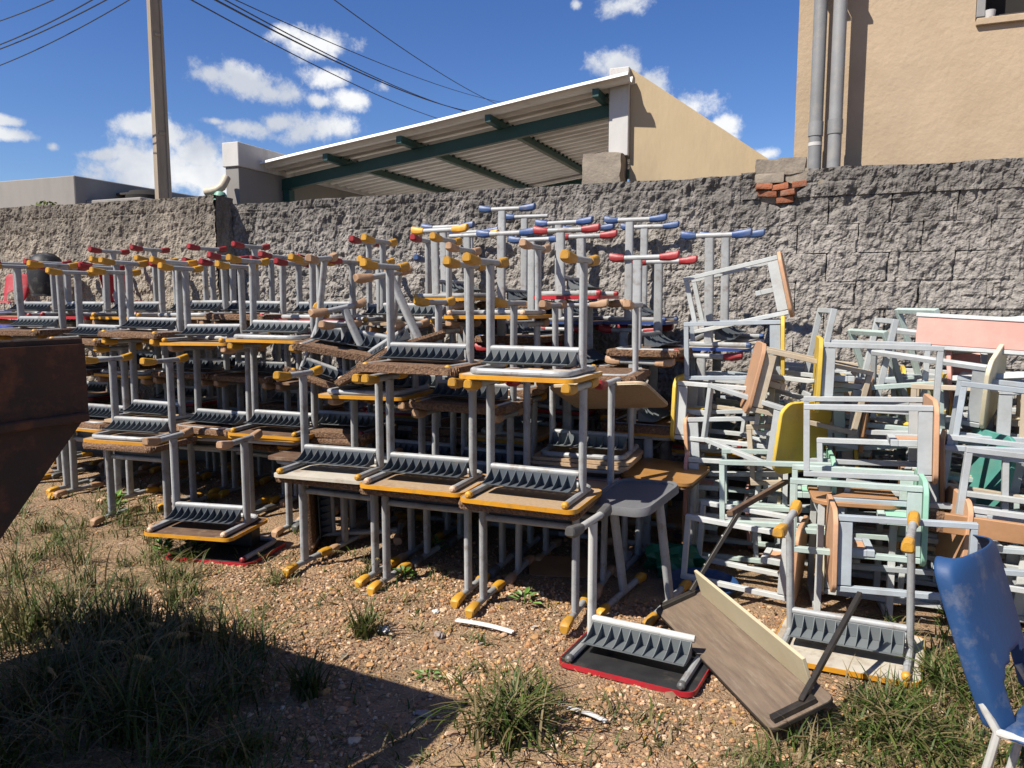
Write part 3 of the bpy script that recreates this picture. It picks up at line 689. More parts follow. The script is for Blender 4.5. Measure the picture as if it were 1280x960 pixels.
# left wing
for c in range(8):
    x = -3.50 - .615 * c
    if c < 5: S3(x, 4.42 + .02 * c + (.05 if c == 1 else 0), (y_ if c % 2 else (HR, 'yellow'), (HR, 'faded' if c in (1,) else 'yellow'), y_), ZL, j(2))
    if c < 6: S3(x + .03, 4.90, (q_, q_, q_, (.52, 'red' if c % 3 else 'yellow')) if c % 2 else (q_, q_, q_, (.47, 'red')), ZL, j(2))
    if c > 0: S3(x + .03, 5.38, ((r_, r_, r_) if c % 2 else (q_, q_, q_, (HR, 'red'))) if c < 6 else (r_, r_), ZL, j(2))
# --- the lean-in stacks left of the front row
zz = gb(-4.42, 4.0)
desk('upright desk with thick crumbling top standing apart on bare ground near the skip', (-4.40, 4.02, zz), 4, HY, False, 'faded', rag=6)
desk('upside-down desk with dark grey tray and yellow shoes, on the lone desk near the skip', (-4.42, 4.03, zz + HY), 5, HY, True, 'yellow', 'tan', uopen=-1, cap='faded', tray=tray_l)
zz = gb(-3.32, 3.6)
o = desk('fallen desk with red edging lying face down under a yellow-edged one, weeds around', (-3.38, 3.70, zz + .0), 8, .30, True, 'red', 'black', 'red', side=(), notray=True)
desk('upside-down desk with black tray and faded shoes resting low on a red-edged board', (-3.45, 3.62, zz + .165), 9, HY, True, 'faded', 'dark', 'yellow', uopen=1, cap='faded', tilt=(0, 0))
ob('support_block', MB().box((-.12, .06, .022), (.14, .16, .164), .004).mesh('support_block', UND['black']), o)
desk('fallen desk frame lying on its side on the gravel beside the two-high stack', (-2.98, 4.02, .30), 25, HY, True, 'faded', 'dark', None, 3, 1, (0, 88))
desk('upright faded desk standing in shade between the low stacks', (-3.06, 4.28, gb(-3.06, 4.28)), 3, .55, False, 'faded', 'dark', None)
# desk lying tilted between stacks, scuffed shoes
desk('tilted upside-down desk with scuffed brown shoes leaning across the stacks', (-2.74, 4.16, 1.24), 14, HY, True, 'faded', 'dark', None, 13, 1, (5, 9))
desk('tilted upside-down desk with crossed legs and a bare crumbling board between the stacks', (-2.36, 4.02, 1.20), -20, .5, True, 'faded', 'dark', None, 16, 1, (10, -24))
desk('skewed upside-down desk with yellow shoes propped against the low two-high stack', (-2.98, 4.30, .98), 24, .5, True, 'yellow', 'dark', None, 18, 1, (-8, 20))
# --- single desks in front
zz = float(gz(-.64, 3.2)) + .012
desk('white-legged desk lying face down, black underside and red edging, one leg only', (-.66, 3.20, zz), -7, .62, True, 'grey', 'black', 'red', uopen=1, side=(-1,), st=steelw, tray=tray_l, cap='grey')
zz = gb(.19, 3.5) + .02
desk('upside-down desk with cream board and bright yellow shoes before the wooden heap', (.185, 3.56, zz), -9, .60, True, 'yellow', 'white', 'yellow', uopen=1, tray=tray_l, cap='yellow', tilt=(3, -2))
# upright grey-topped desk
def grey_desk():
    t = thing('school_desk', 'upright desk with moulded grey plastic top and raised rim', 'desk', (-.77, 3.86, gb(-.77, 3.86)), (R(8), R(-4), R(-16))); t.scale = (.9, .92, 1)
    b = MB(); b.prism(rrect(.36, .42, .06, 5), .585, .6); ob('tabletop', b.mesh('tabletop', greytop), t)
    o, i = rrect(.40, .46, .08, 6), rrect(.355, .415, .06, 6); n = len(o); r = MB()
    rings = [[(x, y, .575) for x, y in i], [(x, y, .572) for x, y in o], [(x * 1.01, y * 1.01, .595) for x, y in o], [(x * .99, y * .99, .612) for x, y in o], [(x, y, .61) for x, y in i], [(x, y, .575) for x, y in i]]
    r.loft(rings, cap=False); ob('rim', r.mesh('rim', greytop, True, 60), t)
    for sx in (-1, 1):
        u = MB().loft([[(sx * .15 + x, .02 + y, z) for x, y in rrect(.036, .062, .016)] for z in (.04, .58)]); ob('upright', u.mesh('upright', steel), t)
        f = ob('foot', MB().tube([(sx * .15, -.2, .036), (sx * .15, .2, .036)], .019, 12).mesh('foot', steel), t)
        for sg in (-1, 1):
            s = shoe(MB(), -.17 if sg < 0 else .17, sg, .1, .58); flip(s, .58); s.v = [(p[0] + sx * .15, p[1], p[2]) for p in s.v]; ob('shoe', s.mesh('shoe', SHOE['yellow']), f)
grey_desk()
# ochre-topped desk, loose cream board
def ochre_desk():
    t = thing('school_desk', 'upright desk with plain ochre-brown top beside the wooden heap', 'desk', (-.80, 4.48, gb(-.80, 4.48)), (R(2), R(2), R(-8)))
    oc = mat('ochre_laminate', (.42, .22, .07), (.34, .17, .05), 7, .45, .0004, 40, .4, (.2, .12, .06), 6)
    ob('tabletop', MB().prism(rrect(.42, .46, .06, 5), .58, .598).mesh('tabletop', oc), t)
    ob('board_core', MB().prism(rrect(.41, .45, .06, 5), .56, .579).mesh('board_core', chip), t)
    for sx in (-1, 1):
        ob('upright', MB().loft([[(sx * .16 + x, .02 + y, z) for x, y in rrect(.034, .06, .015)] for z in (.03, .559)]).mesh('upright', steel), t)
        ob('foot', MB().tube([(sx * .16, -.2, .03), (sx * .16, .2, .03)], .019, 12).mesh('foot', steel), t)
ochre_desk()
creamb = mat('cream_laminate', (.66, .58, .40), (.60, .52, .35), 4, .5, .0003, 40, .35, (.4, .3, .18), 5)
lb = thing('tabletop_board', 'loose cream desk board stuck slanting into the stacks beside the ochre desk', 'board', (-1.08, 4.25, 1.02), (R(-24), R(-5), R(-8)))
ob('panel', MB().prism(rrect(.58, .42, .05, 5), 0, .018, mi_bot=1).mesh('panel', [creamb, UND['tan']]), lb); ob('edge_trim', MB().prism(rrect(.584, .424, .052, 5), .004, .014).mesh('edge_trim', UND['tan']), lb)
# dark wooden desk lying face down, black bars up
woodb = mat('worn_brown_laminate', (.19, .14, .10), (.13, .095, .07), 5, .6, .0008, 60, .5, (.33, .28, .22), 6, stretch=(1, 9, 9))
def wood_desk():
    p = [hz(u, v, .03) for u, v in ((817, 772), (880, 740), (1010, 872), (955, 915))]
    c = (p[0] + p[1] + p[2] + p[3]) / 4; ang = math.atan2(p[3].y - p[0].y, p[3].x - p[0].x); Lx = (p[3] - p[0]).length * .5 + (p[2] - p[1]).length * .5; Ly = .27
    t = thing('school_desk', 'brown wooden desk lying face down, cream panel and black steel bars up', 'desk', (p[0].x * .5 + p[3].x * .5 - math.sin(ang) * .145, p[0].y * .5 + p[3].y * .5 + math.cos(ang) * .145, .085), (R(20), R(1), ang))
    Lx = min(Lx, 1.1); Mi = (Matrix.Translation(t.location) @ t.rotation_euler.to_matrix().to_4x4()).inverted()
    ob('tabletop', MB().prism(rrect(Lx, Ly, .03, 3), 0, .018).mesh('tabletop', woodb), t)
    ob('edge_trim', MB().prism(rrect(Lx + .006, Ly + .006, .032, 3), .003, .015).mesh('edge_trim', blacksteel), t)
    ob('front_panel', MB().box((-Lx / 2 + .065, .095, .02), (Lx / 2 - .085, .11, .155), .002, 0, Matrix.Rotation(R(0), 4, 'X')).mesh('front_panel', creamb), t)
    for sx in (-1, 1):
        x = sx * (Lx / 2 - .03)
        ob('side_bar', MB().bar((x, -Ly / 2 + .03, .03), (x, Ly / 2 - .06, .03), .03, .022, c=.002).mesh('side_bar', blacksteel), t)
        e = Mi @ (hz(935, 622, .58) if sx < 0 else hz(1075, 742, .38)); s0 = Vector((x, .06 if sx < 0 else .02, .042)); d = (e - s0).normalized()
        l = ob('leg', MB().bar(s0, e, .024, .02, up=(0, 1, 0), c=.002).mesh('leg', blacksteel), t)
        if sx < 0: ob('foot_bar', MB().bar(Mi @ hz(912, 642, .585), Mi @ hz(982, 602, .60), .03, .024, c=.002).mesh('foot_bar', UND['dark']), l)
        for q in (.16, .33): p = s0 + d * q; ob('rivet', MB().tube([p + Vector((0, -.014, 0)), p + Vector((0, -.02, 0))], .006, 8).mesh('rivet', steelw), l)
wood_desk()

# ------------------------------------------------------------------ little wooden tables, heaped on their sides
def pw(n, c, c2=None): return mat(n, c, c2, 7, .6, .0008, 50, .32, (.34, .28, .22), 8, stretch=(1, 1, 1), var=.1)
FR = [pw('pale_grey_wood_paint', (.50, .535, .55)), pw('grey_blue_wood_paint', (.44, .50, .55)), pw('pale_mint_wood_paint', (.49, .60, .565)), pw('bare_pale_wood', (.55, .47, .36), (.46, .38, .28)), pw('white_wood_paint', (.60, .63, .63))]
PN = {'yellow': pw('yellow_panel_paint', (.74, .52, .07), (.66, .45, .07)), 'peach': pw('peach_panel_laminate', (.62, .36, .21), (.55, .31, .18)), 'mint': pw('mint_panel_paint', (.36, .66, .50), (.31, .58, .44)),
      'blue': pw('slate_blue_panel_paint', (.20, .29, .38), (.17, .25, .33)), 'pink': pw('pink_panel_laminate', (.70, .36, .30), (.62, .31, .26)), 'cream': pw('cream_panel_paint', (.70, .64, .46), (.62, .56, .4)),
      'teal': pw('teal_panel_paint', (.10, .34, .29), (.08, .28, .24)), 'brown': pw('brown_panel_laminate', (.44, .24, .12), (.36, .19, .09))}
TH = .56; PA, PB = .41, .40
def ct_mesh(k, m):
    def fn():
        b = MB()
        if k == 'panel':
            c = .055; o = [(-PA/2 + c, -PB/2), (PA/2 - c, -PB/2), (PA/2, -PB/2 + c * .8), (PA/2, PB/2 - c * .8), (PA/2 - c, PB/2), (-PA/2 + c, PB/2), (-PA/2, PB/2 - c * .8), (-PA/2, -PB/2 + c * .8)]
            r = []
            for i, p in enumerate(o):
                a = Vector(o[i - 1]); q = Vector(p); n = Vector(o[(i + 1) % 8]); r += [tuple(q + (a - q).normalized() * .018), tuple(q + ((a - q).normalized() + (n - q).normalized()) * .006), tuple(q + (n - q).normalized() * .018)]
            b.loft([[(x * .985, y * .985, TH) for x, y in r], [(x, y, TH + .003) for x, y in r], [(x, y, TH + .019) for x, y in r], [(x * .985, y * .985, TH + .022) for x, y in r]])
        elif k[0] == 'leg': b.box((k[1] * .165 - .016, k[2] * .165 - .0125, 0), (k[1] * .165 + .016, k[2] * .165 + .0125, TH - .001), .002)
        elif k[0] == 'foot_rail': b.box((k[1] * .165 - .0145, -.152, .0), (k[1] * .165 + .0145, .152, .028), .002)
        elif k[0] == 'apron': b.box((k[1] * .165 - .012, -.148, TH - .062), (k[1] * .165 + .012, .148, TH - .002), .002)
        elif k[0] == 'box_side': b.box((k[1] * .085 - .013, -.03, TH - .135), (k[1] * .085 + .013, .0, TH - .001), .002)
        elif k == 'box_base': b.box((-.098, -.03, TH - .168), (.098, .0, TH - .1355), .002)
        elif k == 'box_back': b.box((-.071, -.02, TH - .134), (.071, -.008, TH - .002), .001)
        return b.mesh('table_' + (k if isinstance(k, str) else k[0]), m)
    return cached((k, m.name), fn)
def little_table(label, c, dirx=1, tilt=0, yaw=0, panel='peach', fr=0, group=None, roll=0, stand=False, miss=()):
    # lying: local z (feet to panel) along dirx * world x; local y upward
    if stand: M = Matrix.Rotation(R(yaw), 3, 'Z') @ Matrix.Rotation(R(tilt), 3, 'Y') @ (Matrix.Rotation(math.pi, 3, 'X') if stand == 'inv' else Matrix.Identity(3))
    else:
        z = Vector((dirx, 0, 0)); y = Vector((0, 0, 1)); x = y.cross(z)
        M = Matrix.Rotation(R(yaw), 3, 'Z') @ Matrix.Rotation(R(tilt), 3, 'Y') @ Matrix.Rotation(R(roll), 3, 'X') @ Matrix((x, y, z)).transposed()
    loc = Vector(c) - M @ Vector((0, 0, TH / 2))
    t = thing('little_table', label, 'table', loc, M.to_euler(), group)
    f = FR[fr]; p = PN[panel]
    if 'panel' not in miss: ob('panel', ct_mesh('panel', p), t)
    for a in (-1, 1):
        for b in (-1, 1): ob('leg', ct_mesh(('leg', a, b), f), t)
        ob('foot_rail', ct_mesh(('foot_rail', a), f), t); ob('apron', ct_mesh(('apron', a), f), t)
        if 'box' not in miss: ob('box_side', ct_mesh(('box_side', a), f), t)
    if 'box' not in miss:
        ob('box_base', ct_mesh('box_base', f), t); ob('box_back', ct_mesh('box_back', p), t)
    return t
little_table('little table with peach panel tipped up, highest of the heap against the wall', (-.46, 5.02, 1.60), 1, -13, 0, 'peach', 4)
little_table('little table with yellow panel on its side just under the tipped peach one', (-.47, 4.95, 1.27), 1, -2, 2, 'yellow', 1)
little_table('yellow-panelled little table, third down from the tipped peach one', (-.48, 4.82, .90), -1, 2, -3, 'yellow', 4)
little_table('little table with broad yellow panel standing askew beside the ochre desk', (-.27, 4.62, .87), 1, 8, -38, 'yellow', 0)
little_table('pale mint-framed little table on its side under the yellow pair', (-.18, 4.38, .55), 1, -2, 4, 'mint', 2)
little_table('little table with tall yellow panel end and pale rails on top mid heap', (.31, 4.52, 1.17), -1, 1, 3, 'yellow', 0)
little_table('little table with peach panel leaning outward beside the tall yellow end', (-.04, 4.60, 1.08), -1, 12, 10, 'peach', 3)
little_table('little table with big tan-peach panel facing the blue chair, mid heap', (.245, 4.15, .90), 1, -2, 1, 'peach', 0)
little_table('little table with mint panel end and pale mint rails above the peach hexagon', (.20, 3.98, .56), 1, -1, 0, 'mint', 2)
little_table('little table with worn peach hexagonal panel facing the fallen desks, low in the heap', (.40, 3.90, .43), -1, -1, 4, 'peach', 1, miss=())
little_table('little table standing on its legs behind the cream-board desk', (.21, 4.22, .285), 1, 0, 6, 'brown', 4, stand=True, miss=('box',))
little_table('little table lying low with peach apron behind the black-barred wooden desk', (-.32, 4.22, .24), 1, 3, -6, 'peach', 4)
little_table('little table with pink panel and pink apron, top of the heap by the blue chairs', (1.0, 4.86, 1.24), -1, -6, -10, 'pink', 4, roll=60)
little_table('grey-blue little table slanting down over the blue chairs, upper heap', (.95, 4.40, .98), 1, 5, -6, 'cream', 1)
little_table('little table with teal panel showing its inner side behind the blue chairs', (1.12, 4.62, .66), -1, 8, 20, 'teal', 1)
little_table('pale little table standing upright with its posts up on the middle of the heap', (.17, 4.85, 1.22), 1, 10, 12, 'cream', 0, stand='inv', miss=('panel',))
little_table('yellow-edged little table with posts up behind the middle of the heap', (.50, 5.05, 1.20), 1, -22, 30, 'yellow', 2, stand='inv')
little_table('grey-blue little table with posts up beside the pink one', (.62, 4.80, 1.16), 1, 6, -20, 'cream', 0, roll=20)
GH = 'little tables buried in the heap'; FN = ['pale grey', 'grey-blue', 'pale mint', 'bare wood', 'white']
cols = ['peach', 'cream', 'mint', 'peach', 'cream', 'yellow', 'pink', 'brown']; fsel = [0, 4, 2, 4, 1, 0, 2, 3]
for yi, yv in enumerate((4.42, 4.78, 5.14, 5.5)):
    for xi in range(6):
        xv = -.40 + .40 * xi
        for zi in range(5):
            zv = .215 + .245 * zi
            if zv > (.9 if yi == 0 else 1.0) or (yi == 0 and xi < 2) or (xi == 0 and zi > 2): continue
            if yi == 3 and zi < 2: continue
            pc, fi = rnd.choice(cols), rnd.choice(fsel); ms = () if rnd.random() < .55 else ('panel', 'box')
            lab = 'buried little table, %s, %s frame, inside the heap by the wall' % ('panel missing' if ms else pc + ' panel', FN[fi])
            little_table(lab, (xv + j(.06), yv + j(.05), zv + j(.012)), rnd.choice((1, -1)), j(7), j(10), pc, fi, group=GH, miss=ms)
for (xv, yv, zv, dr, pn, fr) in ((.95, 4.02, .22, 1, 'brown', 1), (.93, 4.05, .46, -1, 'peach', 4), (.9, 4.1, .72, 1, 'cream', 0), (1.4, 4.0, .22, -1, 'cream', 0), (1.4, 4.0, .5, 1, 'mint', 0), (1.4, 4.05, .8, 1, 'peach', 4)):
    little_table('little table with %s panel and %s frame on its side behind the blue chairs' % (pn, FN[fr]), (xv, yv, zv), dr, j(5), j(6), pn, fr, group='little tables at the front of the heap behind the blue chairs')
q = wy(1225, 418, 4.72)
pb = thing('tabletop_board', 'pink board lying along the top of the heap by the blue chairs', 'board', q, (R(-12), R(3), R(-4)))
ob('panel', MB().box((-.3, -.009, -.075), (.3, .009, .075), .004).mesh('panel', PN['pink']), pb)
for zz in (-.087, .087): ob('rail', MB().box((-.31, -.014, zz - .011), (.31, .014, zz + .011), .002).mesh('rail', FR[4]), pb)
bp = thing('plank', 'brown plank lying across the heap behind the blue chairs', 'plank', (1.05, 3.80, .56), (R(4), R(2), R(-6)))
ob('board', MB().box((-.55, -.012, -.045), (.55, .012, .045), .003).mesh('board', PN['brown']), bp); ob('worn_end', MB().box((-.556, -.0135, -.0465), (-.48, .0135, .0465), .003).mesh('worn_end', chip), bp)

# unseen pale floor beyond the wall, added to bounce light under the roof
bouncem = mat('bounce_floor_concrete', (.85, .80, .72), (.76, .71, .64), 2, .9, .002, 20, .3, var=0)
o = ob('bounce_floor', MB().box((-12, 6.2, -.1), (-.6, 12, .06), .01).mesh('bounce_floor', bouncem)); o['kind'] = 'structure'  # added slab, hidden by the wall, brightens the underside of the corrugated sheet

# ------------------------------------------------------------------ plastic chairs
def plastic(n, c): return mat(n, c, [q * .85 for q in c], 5, .55, .0006, 60, .4, (.30, .29, .28), 9, spec=.35)
def chair(label, loc, facing, shell, legm=steelw, rot=None, legs=True, group=None, scale=1.0):
    t = thing('plastic_chair', label, 'chair', loc, rot or (0, 0, math.atan2(facing.y, facing.x) + R(90)), group); t.scale = (scale,) * 3
    prof = [(-1, .05), (-1, .03), (-.99, .008), (-.95, 0)] + [(s, -.035 * (1 - s * s)) for s in np.linspace(-.85, .85, 15)] + [(.95, 0), (.99, .008), (1, .03), (1, .05)]
    prof = [(s, y + .035 * 0) for s, y in prof]; n = len(prof); zs = list(np.linspace(.40, .56, 6)) + list(np.linspace(.585, .80, 9)) + [.825, .845, .858, .864]
    V = []; F = []
    for z in zs:
        k = (z - .40) / .464; hw = .175 + .03 * math.sin(min(k, .75) / .75 * math.pi / 2)
        if k > .88: hw *= math.sqrt(max(0, 1 - ((k - .88) / .125) ** 2)) * .35 + .65
        for s, y in prof: V.append((s * hw, .19 - y * -1 + .34 * (z - .40) + (.035 * (k > 2)), z + (.012 * (1 - s * s) if k > .9 else 0)))
    for r in range(len(zs) - 1):
        for c in range(n - 1):
            cut = .60 if zs[r] < .52 else .60 - (zs[r] - .52) * 9
            if zs[r + 1] <= .585 and abs((prof[c][0] + prof[c + 1][0]) / 2) < max(cut, .15): continue
            F.append((r * n + c, r * n + c + 1, (r + 1) * n + c + 1, (r + 1) * n + c))
    me = bpy.data.meshes.new('backrest'); me.from_pydata(V, [], F); me.materials.append(shell); me.polygons.foreach_set('use_smooth', [True] * len(F))
    o = ob('backrest', me, t); md = o.modifiers.new('thick', 'SOLIDIFY'); md.thickness = .007; md.offset = 0
    md2 = o.modifiers.new('sub', 'SUBSURF'); md2.levels = 1; md2.render_levels = 1
    ob('grip_slot', MB().box((-.05, .318, .792), (.05, .326, .822), .003).mesh('grip_slot', darkin), o)
    xs = np.linspace(-1, 1, 13); ys = np.linspace(-1, 1, 13); V = []
    for a in xs:
        for b in ys:
            ed = max(abs(a), abs(b)); V.append((a * .205 * (1 - .06 * b * b), b * .20, .43 - .018 * (1 - a * a) * (1 - b * b) - (.03 if ed > .95 else 0) - (.02 * max(0, -b - .6))))
    me = bpy.data.meshes.new('seat'); me.from_pydata(V, [], [tuple(int(k) for k in f) for f in grid_faces(13, 13)]); me.materials.append(shell); me.polygons.foreach_set('use_smooth', [True] * 144)
    o = ob('seat', me, t); md = o.modifiers.new('thick', 'SOLIDIFY'); md.thickness = .007; o.modifiers.new('sub', 'SUBSURF').render_levels = 1
    if legs:
        for sx in (-1, 1):
            ob('leg', MB().tube([(sx * .178, .245, .47), (sx * .178, .20, .40), (sx * .185, .21, .33), (sx * .20, .27, 0)], .0125, 10).mesh('leg', legm), t)
            ob('leg', MB().tube([(sx * .18, -.14, .405), (sx * .188, -.16, .37), (sx * .20, -.21, 0)], .0125, 10).mesh('leg', legm), t)
            ob('side_tube', MB().tube([(sx * .18, .2, .40), (sx * .18, -.14, .405)], .0125, 10).mesh('side_tube', legm), t)
    return t
blue1 = plastic('blue_chair_plastic', (.018, .07, .20)); blue2 = plastic('violet_blue_chair_plastic', (.06, .10, .46)); red1 = plastic('red_chair_plastic', (.42, .02, .035))
fd = flat(.67, -.74); c1 = flat(1.60, 1.98)
chair('blue plastic chair with curved back and white steel legs beside the cream-board desk', (c1.x, c1.y, base(c1.x, c1.y)), fd, blue1, scale=.97)
c2 = flat(2.13, 2.5)
chair('violet-blue plastic chair next to the darker blue one', (c2.x, c2.y, base(c2.x, c2.y)), flat(.8, -.6), blue2, scale=.86)
# things perched on the left rows
for (u, v, yy, zz, rz, m, lab) in [(8, 385, 5.42, 1.285, 20, red1, 'red plastic chair perched on the desk rows under the black tub'), (158, 350, 5.46, 1.285, 200, red1, 'red plastic chair standing among the desk rows by the brownish wall')]:
    p = wy(u, v, yy)
    chair(lab, (p.x, yy, zz + .02), None, m, rot=(0, 0, R(rz)), scale=.62)
p = wy(45, 330, 5.3)
t = thing('plastic_tub', 'black rounded plastic tub upturned on the desk rows by the brownish wall', 'tub', (p.x - .05, 5.44, 1.62)); t.scale = (.70,) * 3
blk = plastic('black_plastic', (.018, .019, .022))
ob('tub_body', MB().tube([(0, 0, 0), (0, 0, .12), (0, 0, .3), (0, 0, .42), (0, 0, .52), (0, 0, .58), (0, 0, .6)], .2, 24, rs=[.19, .225, .235, .225, .185, .11, .01]).mesh('tub_body', blk, True, 60), t)
ob('tub_rim', MB().tube([(0, 0, -.01), (0, 0, .02)], .2, 24, rs=[.205, .205]).mesh('tub_rim', blk), t)
ob('lug', MB().box((-.26, -.03, .02), (-.2, .03, .06), .004).mesh('lug', blk), t)
t = thing('plastic_crate', 'small blue plastic crate on the desk rows beside the black tub', 'crate', (p.x - .42, 5.30, 1.30), (0, 0, R(10))); t.scale = (.6, .6, .6)
b = MB(); 
for k in range(4):
    for (x0, y0, x1, y1) in ((-.18, -.13, .18, -.12), (-.18, .12, .18, .13), (-.18, -.119, -.17, .119), (.17, -.119, .18, .119)): b.box((x0, y0, k * .075), (x1, y1, k * .075 + .055), .002)
ob('crate_walls', b.mesh('crate_walls', blue2), t); ob('crate_base', MB().box((-.169, -.119, .0), (.169, .119, .01), .002).mesh('crate_base', blue2), t)

# ------------------------------------------------------------------ litter
litw = mat('white_litter', (.74, .73, .70), (.62, .6, .56), 9, .6, .001, 40, .4, (.4, .33, .26), 12)
def on(u, v, dz=0): p = hz(u, v); p.z = float(gz(p.x, p.y)) + dz; return p
def strip(label, a, b, w, name='plastic_strip', m=litw, n=1, cat='strip'):
    A, B = on(*a, .018), on(*b, .018); d = (B - A); L = d.length
    t = thing(name, label, cat, (A + B) / 2, (0, R(2), math.atan2(d.y, d.x)))
    for k in range(n):
        q = MB(); 
        q.loft([[(x, (k - (n - 1) / 2) * w * 1.5 + y + .012 * math.sin(x / L * 2.4), z + .008 * math.cos(x / L * 3)) for y, z in ((-w/2, 0), (w/2, 0), (w/2, .004), (w*.2, .008), (-w*.2, .008), (-w/2, .004))] for x in np.linspace(-L/2, L/2, 9)])
        ob('strip', q.mesh('strip', m), t)
strip('pair of white plastic trim strips lying on the gravel', (572, 782), (640, 797), .012, n=2)
strip('short white strip lying in the grass before the red-edged desk', (712, 893), (756, 912), .022)
def crumple(label, u, v, r, m, seed, name='paper_scrap', cat='litter', sq=(1, .8, .5), dz=0.0):
    import bmesh
    bm = bmesh.new(); bmesh.ops.create_icosphere(bm, subdivisions=3, radius=r)
    for q in bm.verts:
        n = q.co.normalized(); k = float(fbm(np.array(n.x * 2.2 + seed), np.array(n.y * 2.2 + n.z * 1.7), seed, 4, .65)) - .5
        q.co = Vector((q.co.x * sq[0], q.co.y * sq[1], q.co.z * sq[2])) * (1 + k * 1.3)
    me = bpy.data.meshes.new(name); bm.to_mesh(me); bm.free(); me.materials.append(m)
    p = on(u, v, r * sq[2] * .6 + dz); o = ob(name, me, None, p, (0, 0, seed)); tag(o, label, cat); return o
crumple('crumpled white paper scrap beside the grass tuft', 478, 790, .035, litw, 3, sq=(1.3, .7, .4))
crumple('white paper scrap by the yellow shoes of the front stack', 545, 768, .022, litw, 6)
crumple('small white scrap in the dark shade near the tall grass', 190, 930, .02, litw, 8)
crumple('white scrap at the edge of the skip shadow', 243, 797, .022, litw, 12)
crumple('grey fist-sized stone on the gravel', 549, 797, .025, mat('grey_stone', (.36, .30, .26), (.28, .23, .2), 20, .9, .002, 60), 9, 'stone', 'stone', (1, .9, .8))
crumple('flat grey stone by the shadow edge', 530, 893, .03, MATS['grey_stone'], 19, 'stone', 'stone', (1.2, .8, .4))
crumple('dusty yellow plastic scrap near the skip', 66, 621, .05, SHOE['yellow'], 15, 'plastic_scrap', sq=(1.6, .7, .5))
crumple('yellow dry leaf beside the skip shadow tip', 290, 942, .02, SHOE['faded'], 25, 'dry_leaf', sq=(1.2, .8, .3))
bagm = mat('green_plastic_bag', (.015, .15, .075), (.01, .11, .06), 8, .35, .004, 25)
crumple('crumpled dark green plastic bag under the grey-topped desk', 842, 712, .15, bagm, 31, 'plastic_bag', 'bag', (1.2, .9, .75))
t = thing('chair_seat', 'loose dark blue plastic seat lying on the gravel behind the wooden desk', 'seat', on(876, 738, .03), (R(8), 0, R(10)))
b = MB(); rings = []
for r, z in ((.05, .012), (.12, .014), (.165, .022), (.185, .034), (.19, .03), (.185, .012), (.14, -.002), (.05, -.006)): rings.append([(1.05 * r * math.cos(a) , .8 * r * math.sin(a), z) for a in np.linspace(0, 2 * math.pi, 32, endpoint=False)])
ob('shell', b.loft(rings).mesh('shell', blue1, True, 70), t); ob('socket', MB().tube([(0, 0, .0), (0, 0, .028)], .02, 10).mesh('socket', blue1), t)
p = on(706, 712, .015)
t = thing('tabletop_board', 'brown broken board lying on the gravel under the front stack', 'board', p, (R(3), R(2), R(20)))
ob('panel', MB().xf(Matrix()).prism(rrect(.42, .3, .03, 3), 0, .016).mesh('panel', PN['brown']), t); ob('worn_edge', MB().prism(rrect(.424, .304, .03, 3), .003, .012).mesh('worn_edge', chip), t)

# ------------------------------------------------------------------ gravel, straw and grass
def attr_mat(name, rough, transl=0.0):
    m = bpy.data.materials.new(name); m.use_nodes = True; t = m.node_tree; b = t.nodes['Principled BSDF']; b.inputs['Roughness'].default_value = rough; b.inputs['Specular IOR Level'].default_value = .25
    a = N(t, 'ShaderNodeAttribute', attribute_name='tint'); t.links.new(a.outputs['Color'], b.inputs['Base Color'])
    if transl:
        tr = N(t, 'ShaderNodeBsdfTranslucent'); mx = N(t, 'ShaderNodeMixShader'); mx.inputs[0].default_value = transl
        t.links.new(a.outputs['Color'], tr.inputs[0]); t.links.new(b.outputs[0], mx.inputs[1]); t.links.new(tr.outputs[0], mx.inputs[2]); t.links.new(mx.outputs[0], t.nodes['Material Output'].inputs[0])
    return m
stonem = attr_mat('gravel_stone', .85); bladem = attr_mat('grass_blade', .5, .3)
def tint(me, C):
    a = me.attributes.new('tint', 'FLOAT_COLOR', 'POINT'); a.data.foreach_set('color', np.concatenate([C * K, np.ones((len(C), 1))], 1).astype(np.float32).ravel())
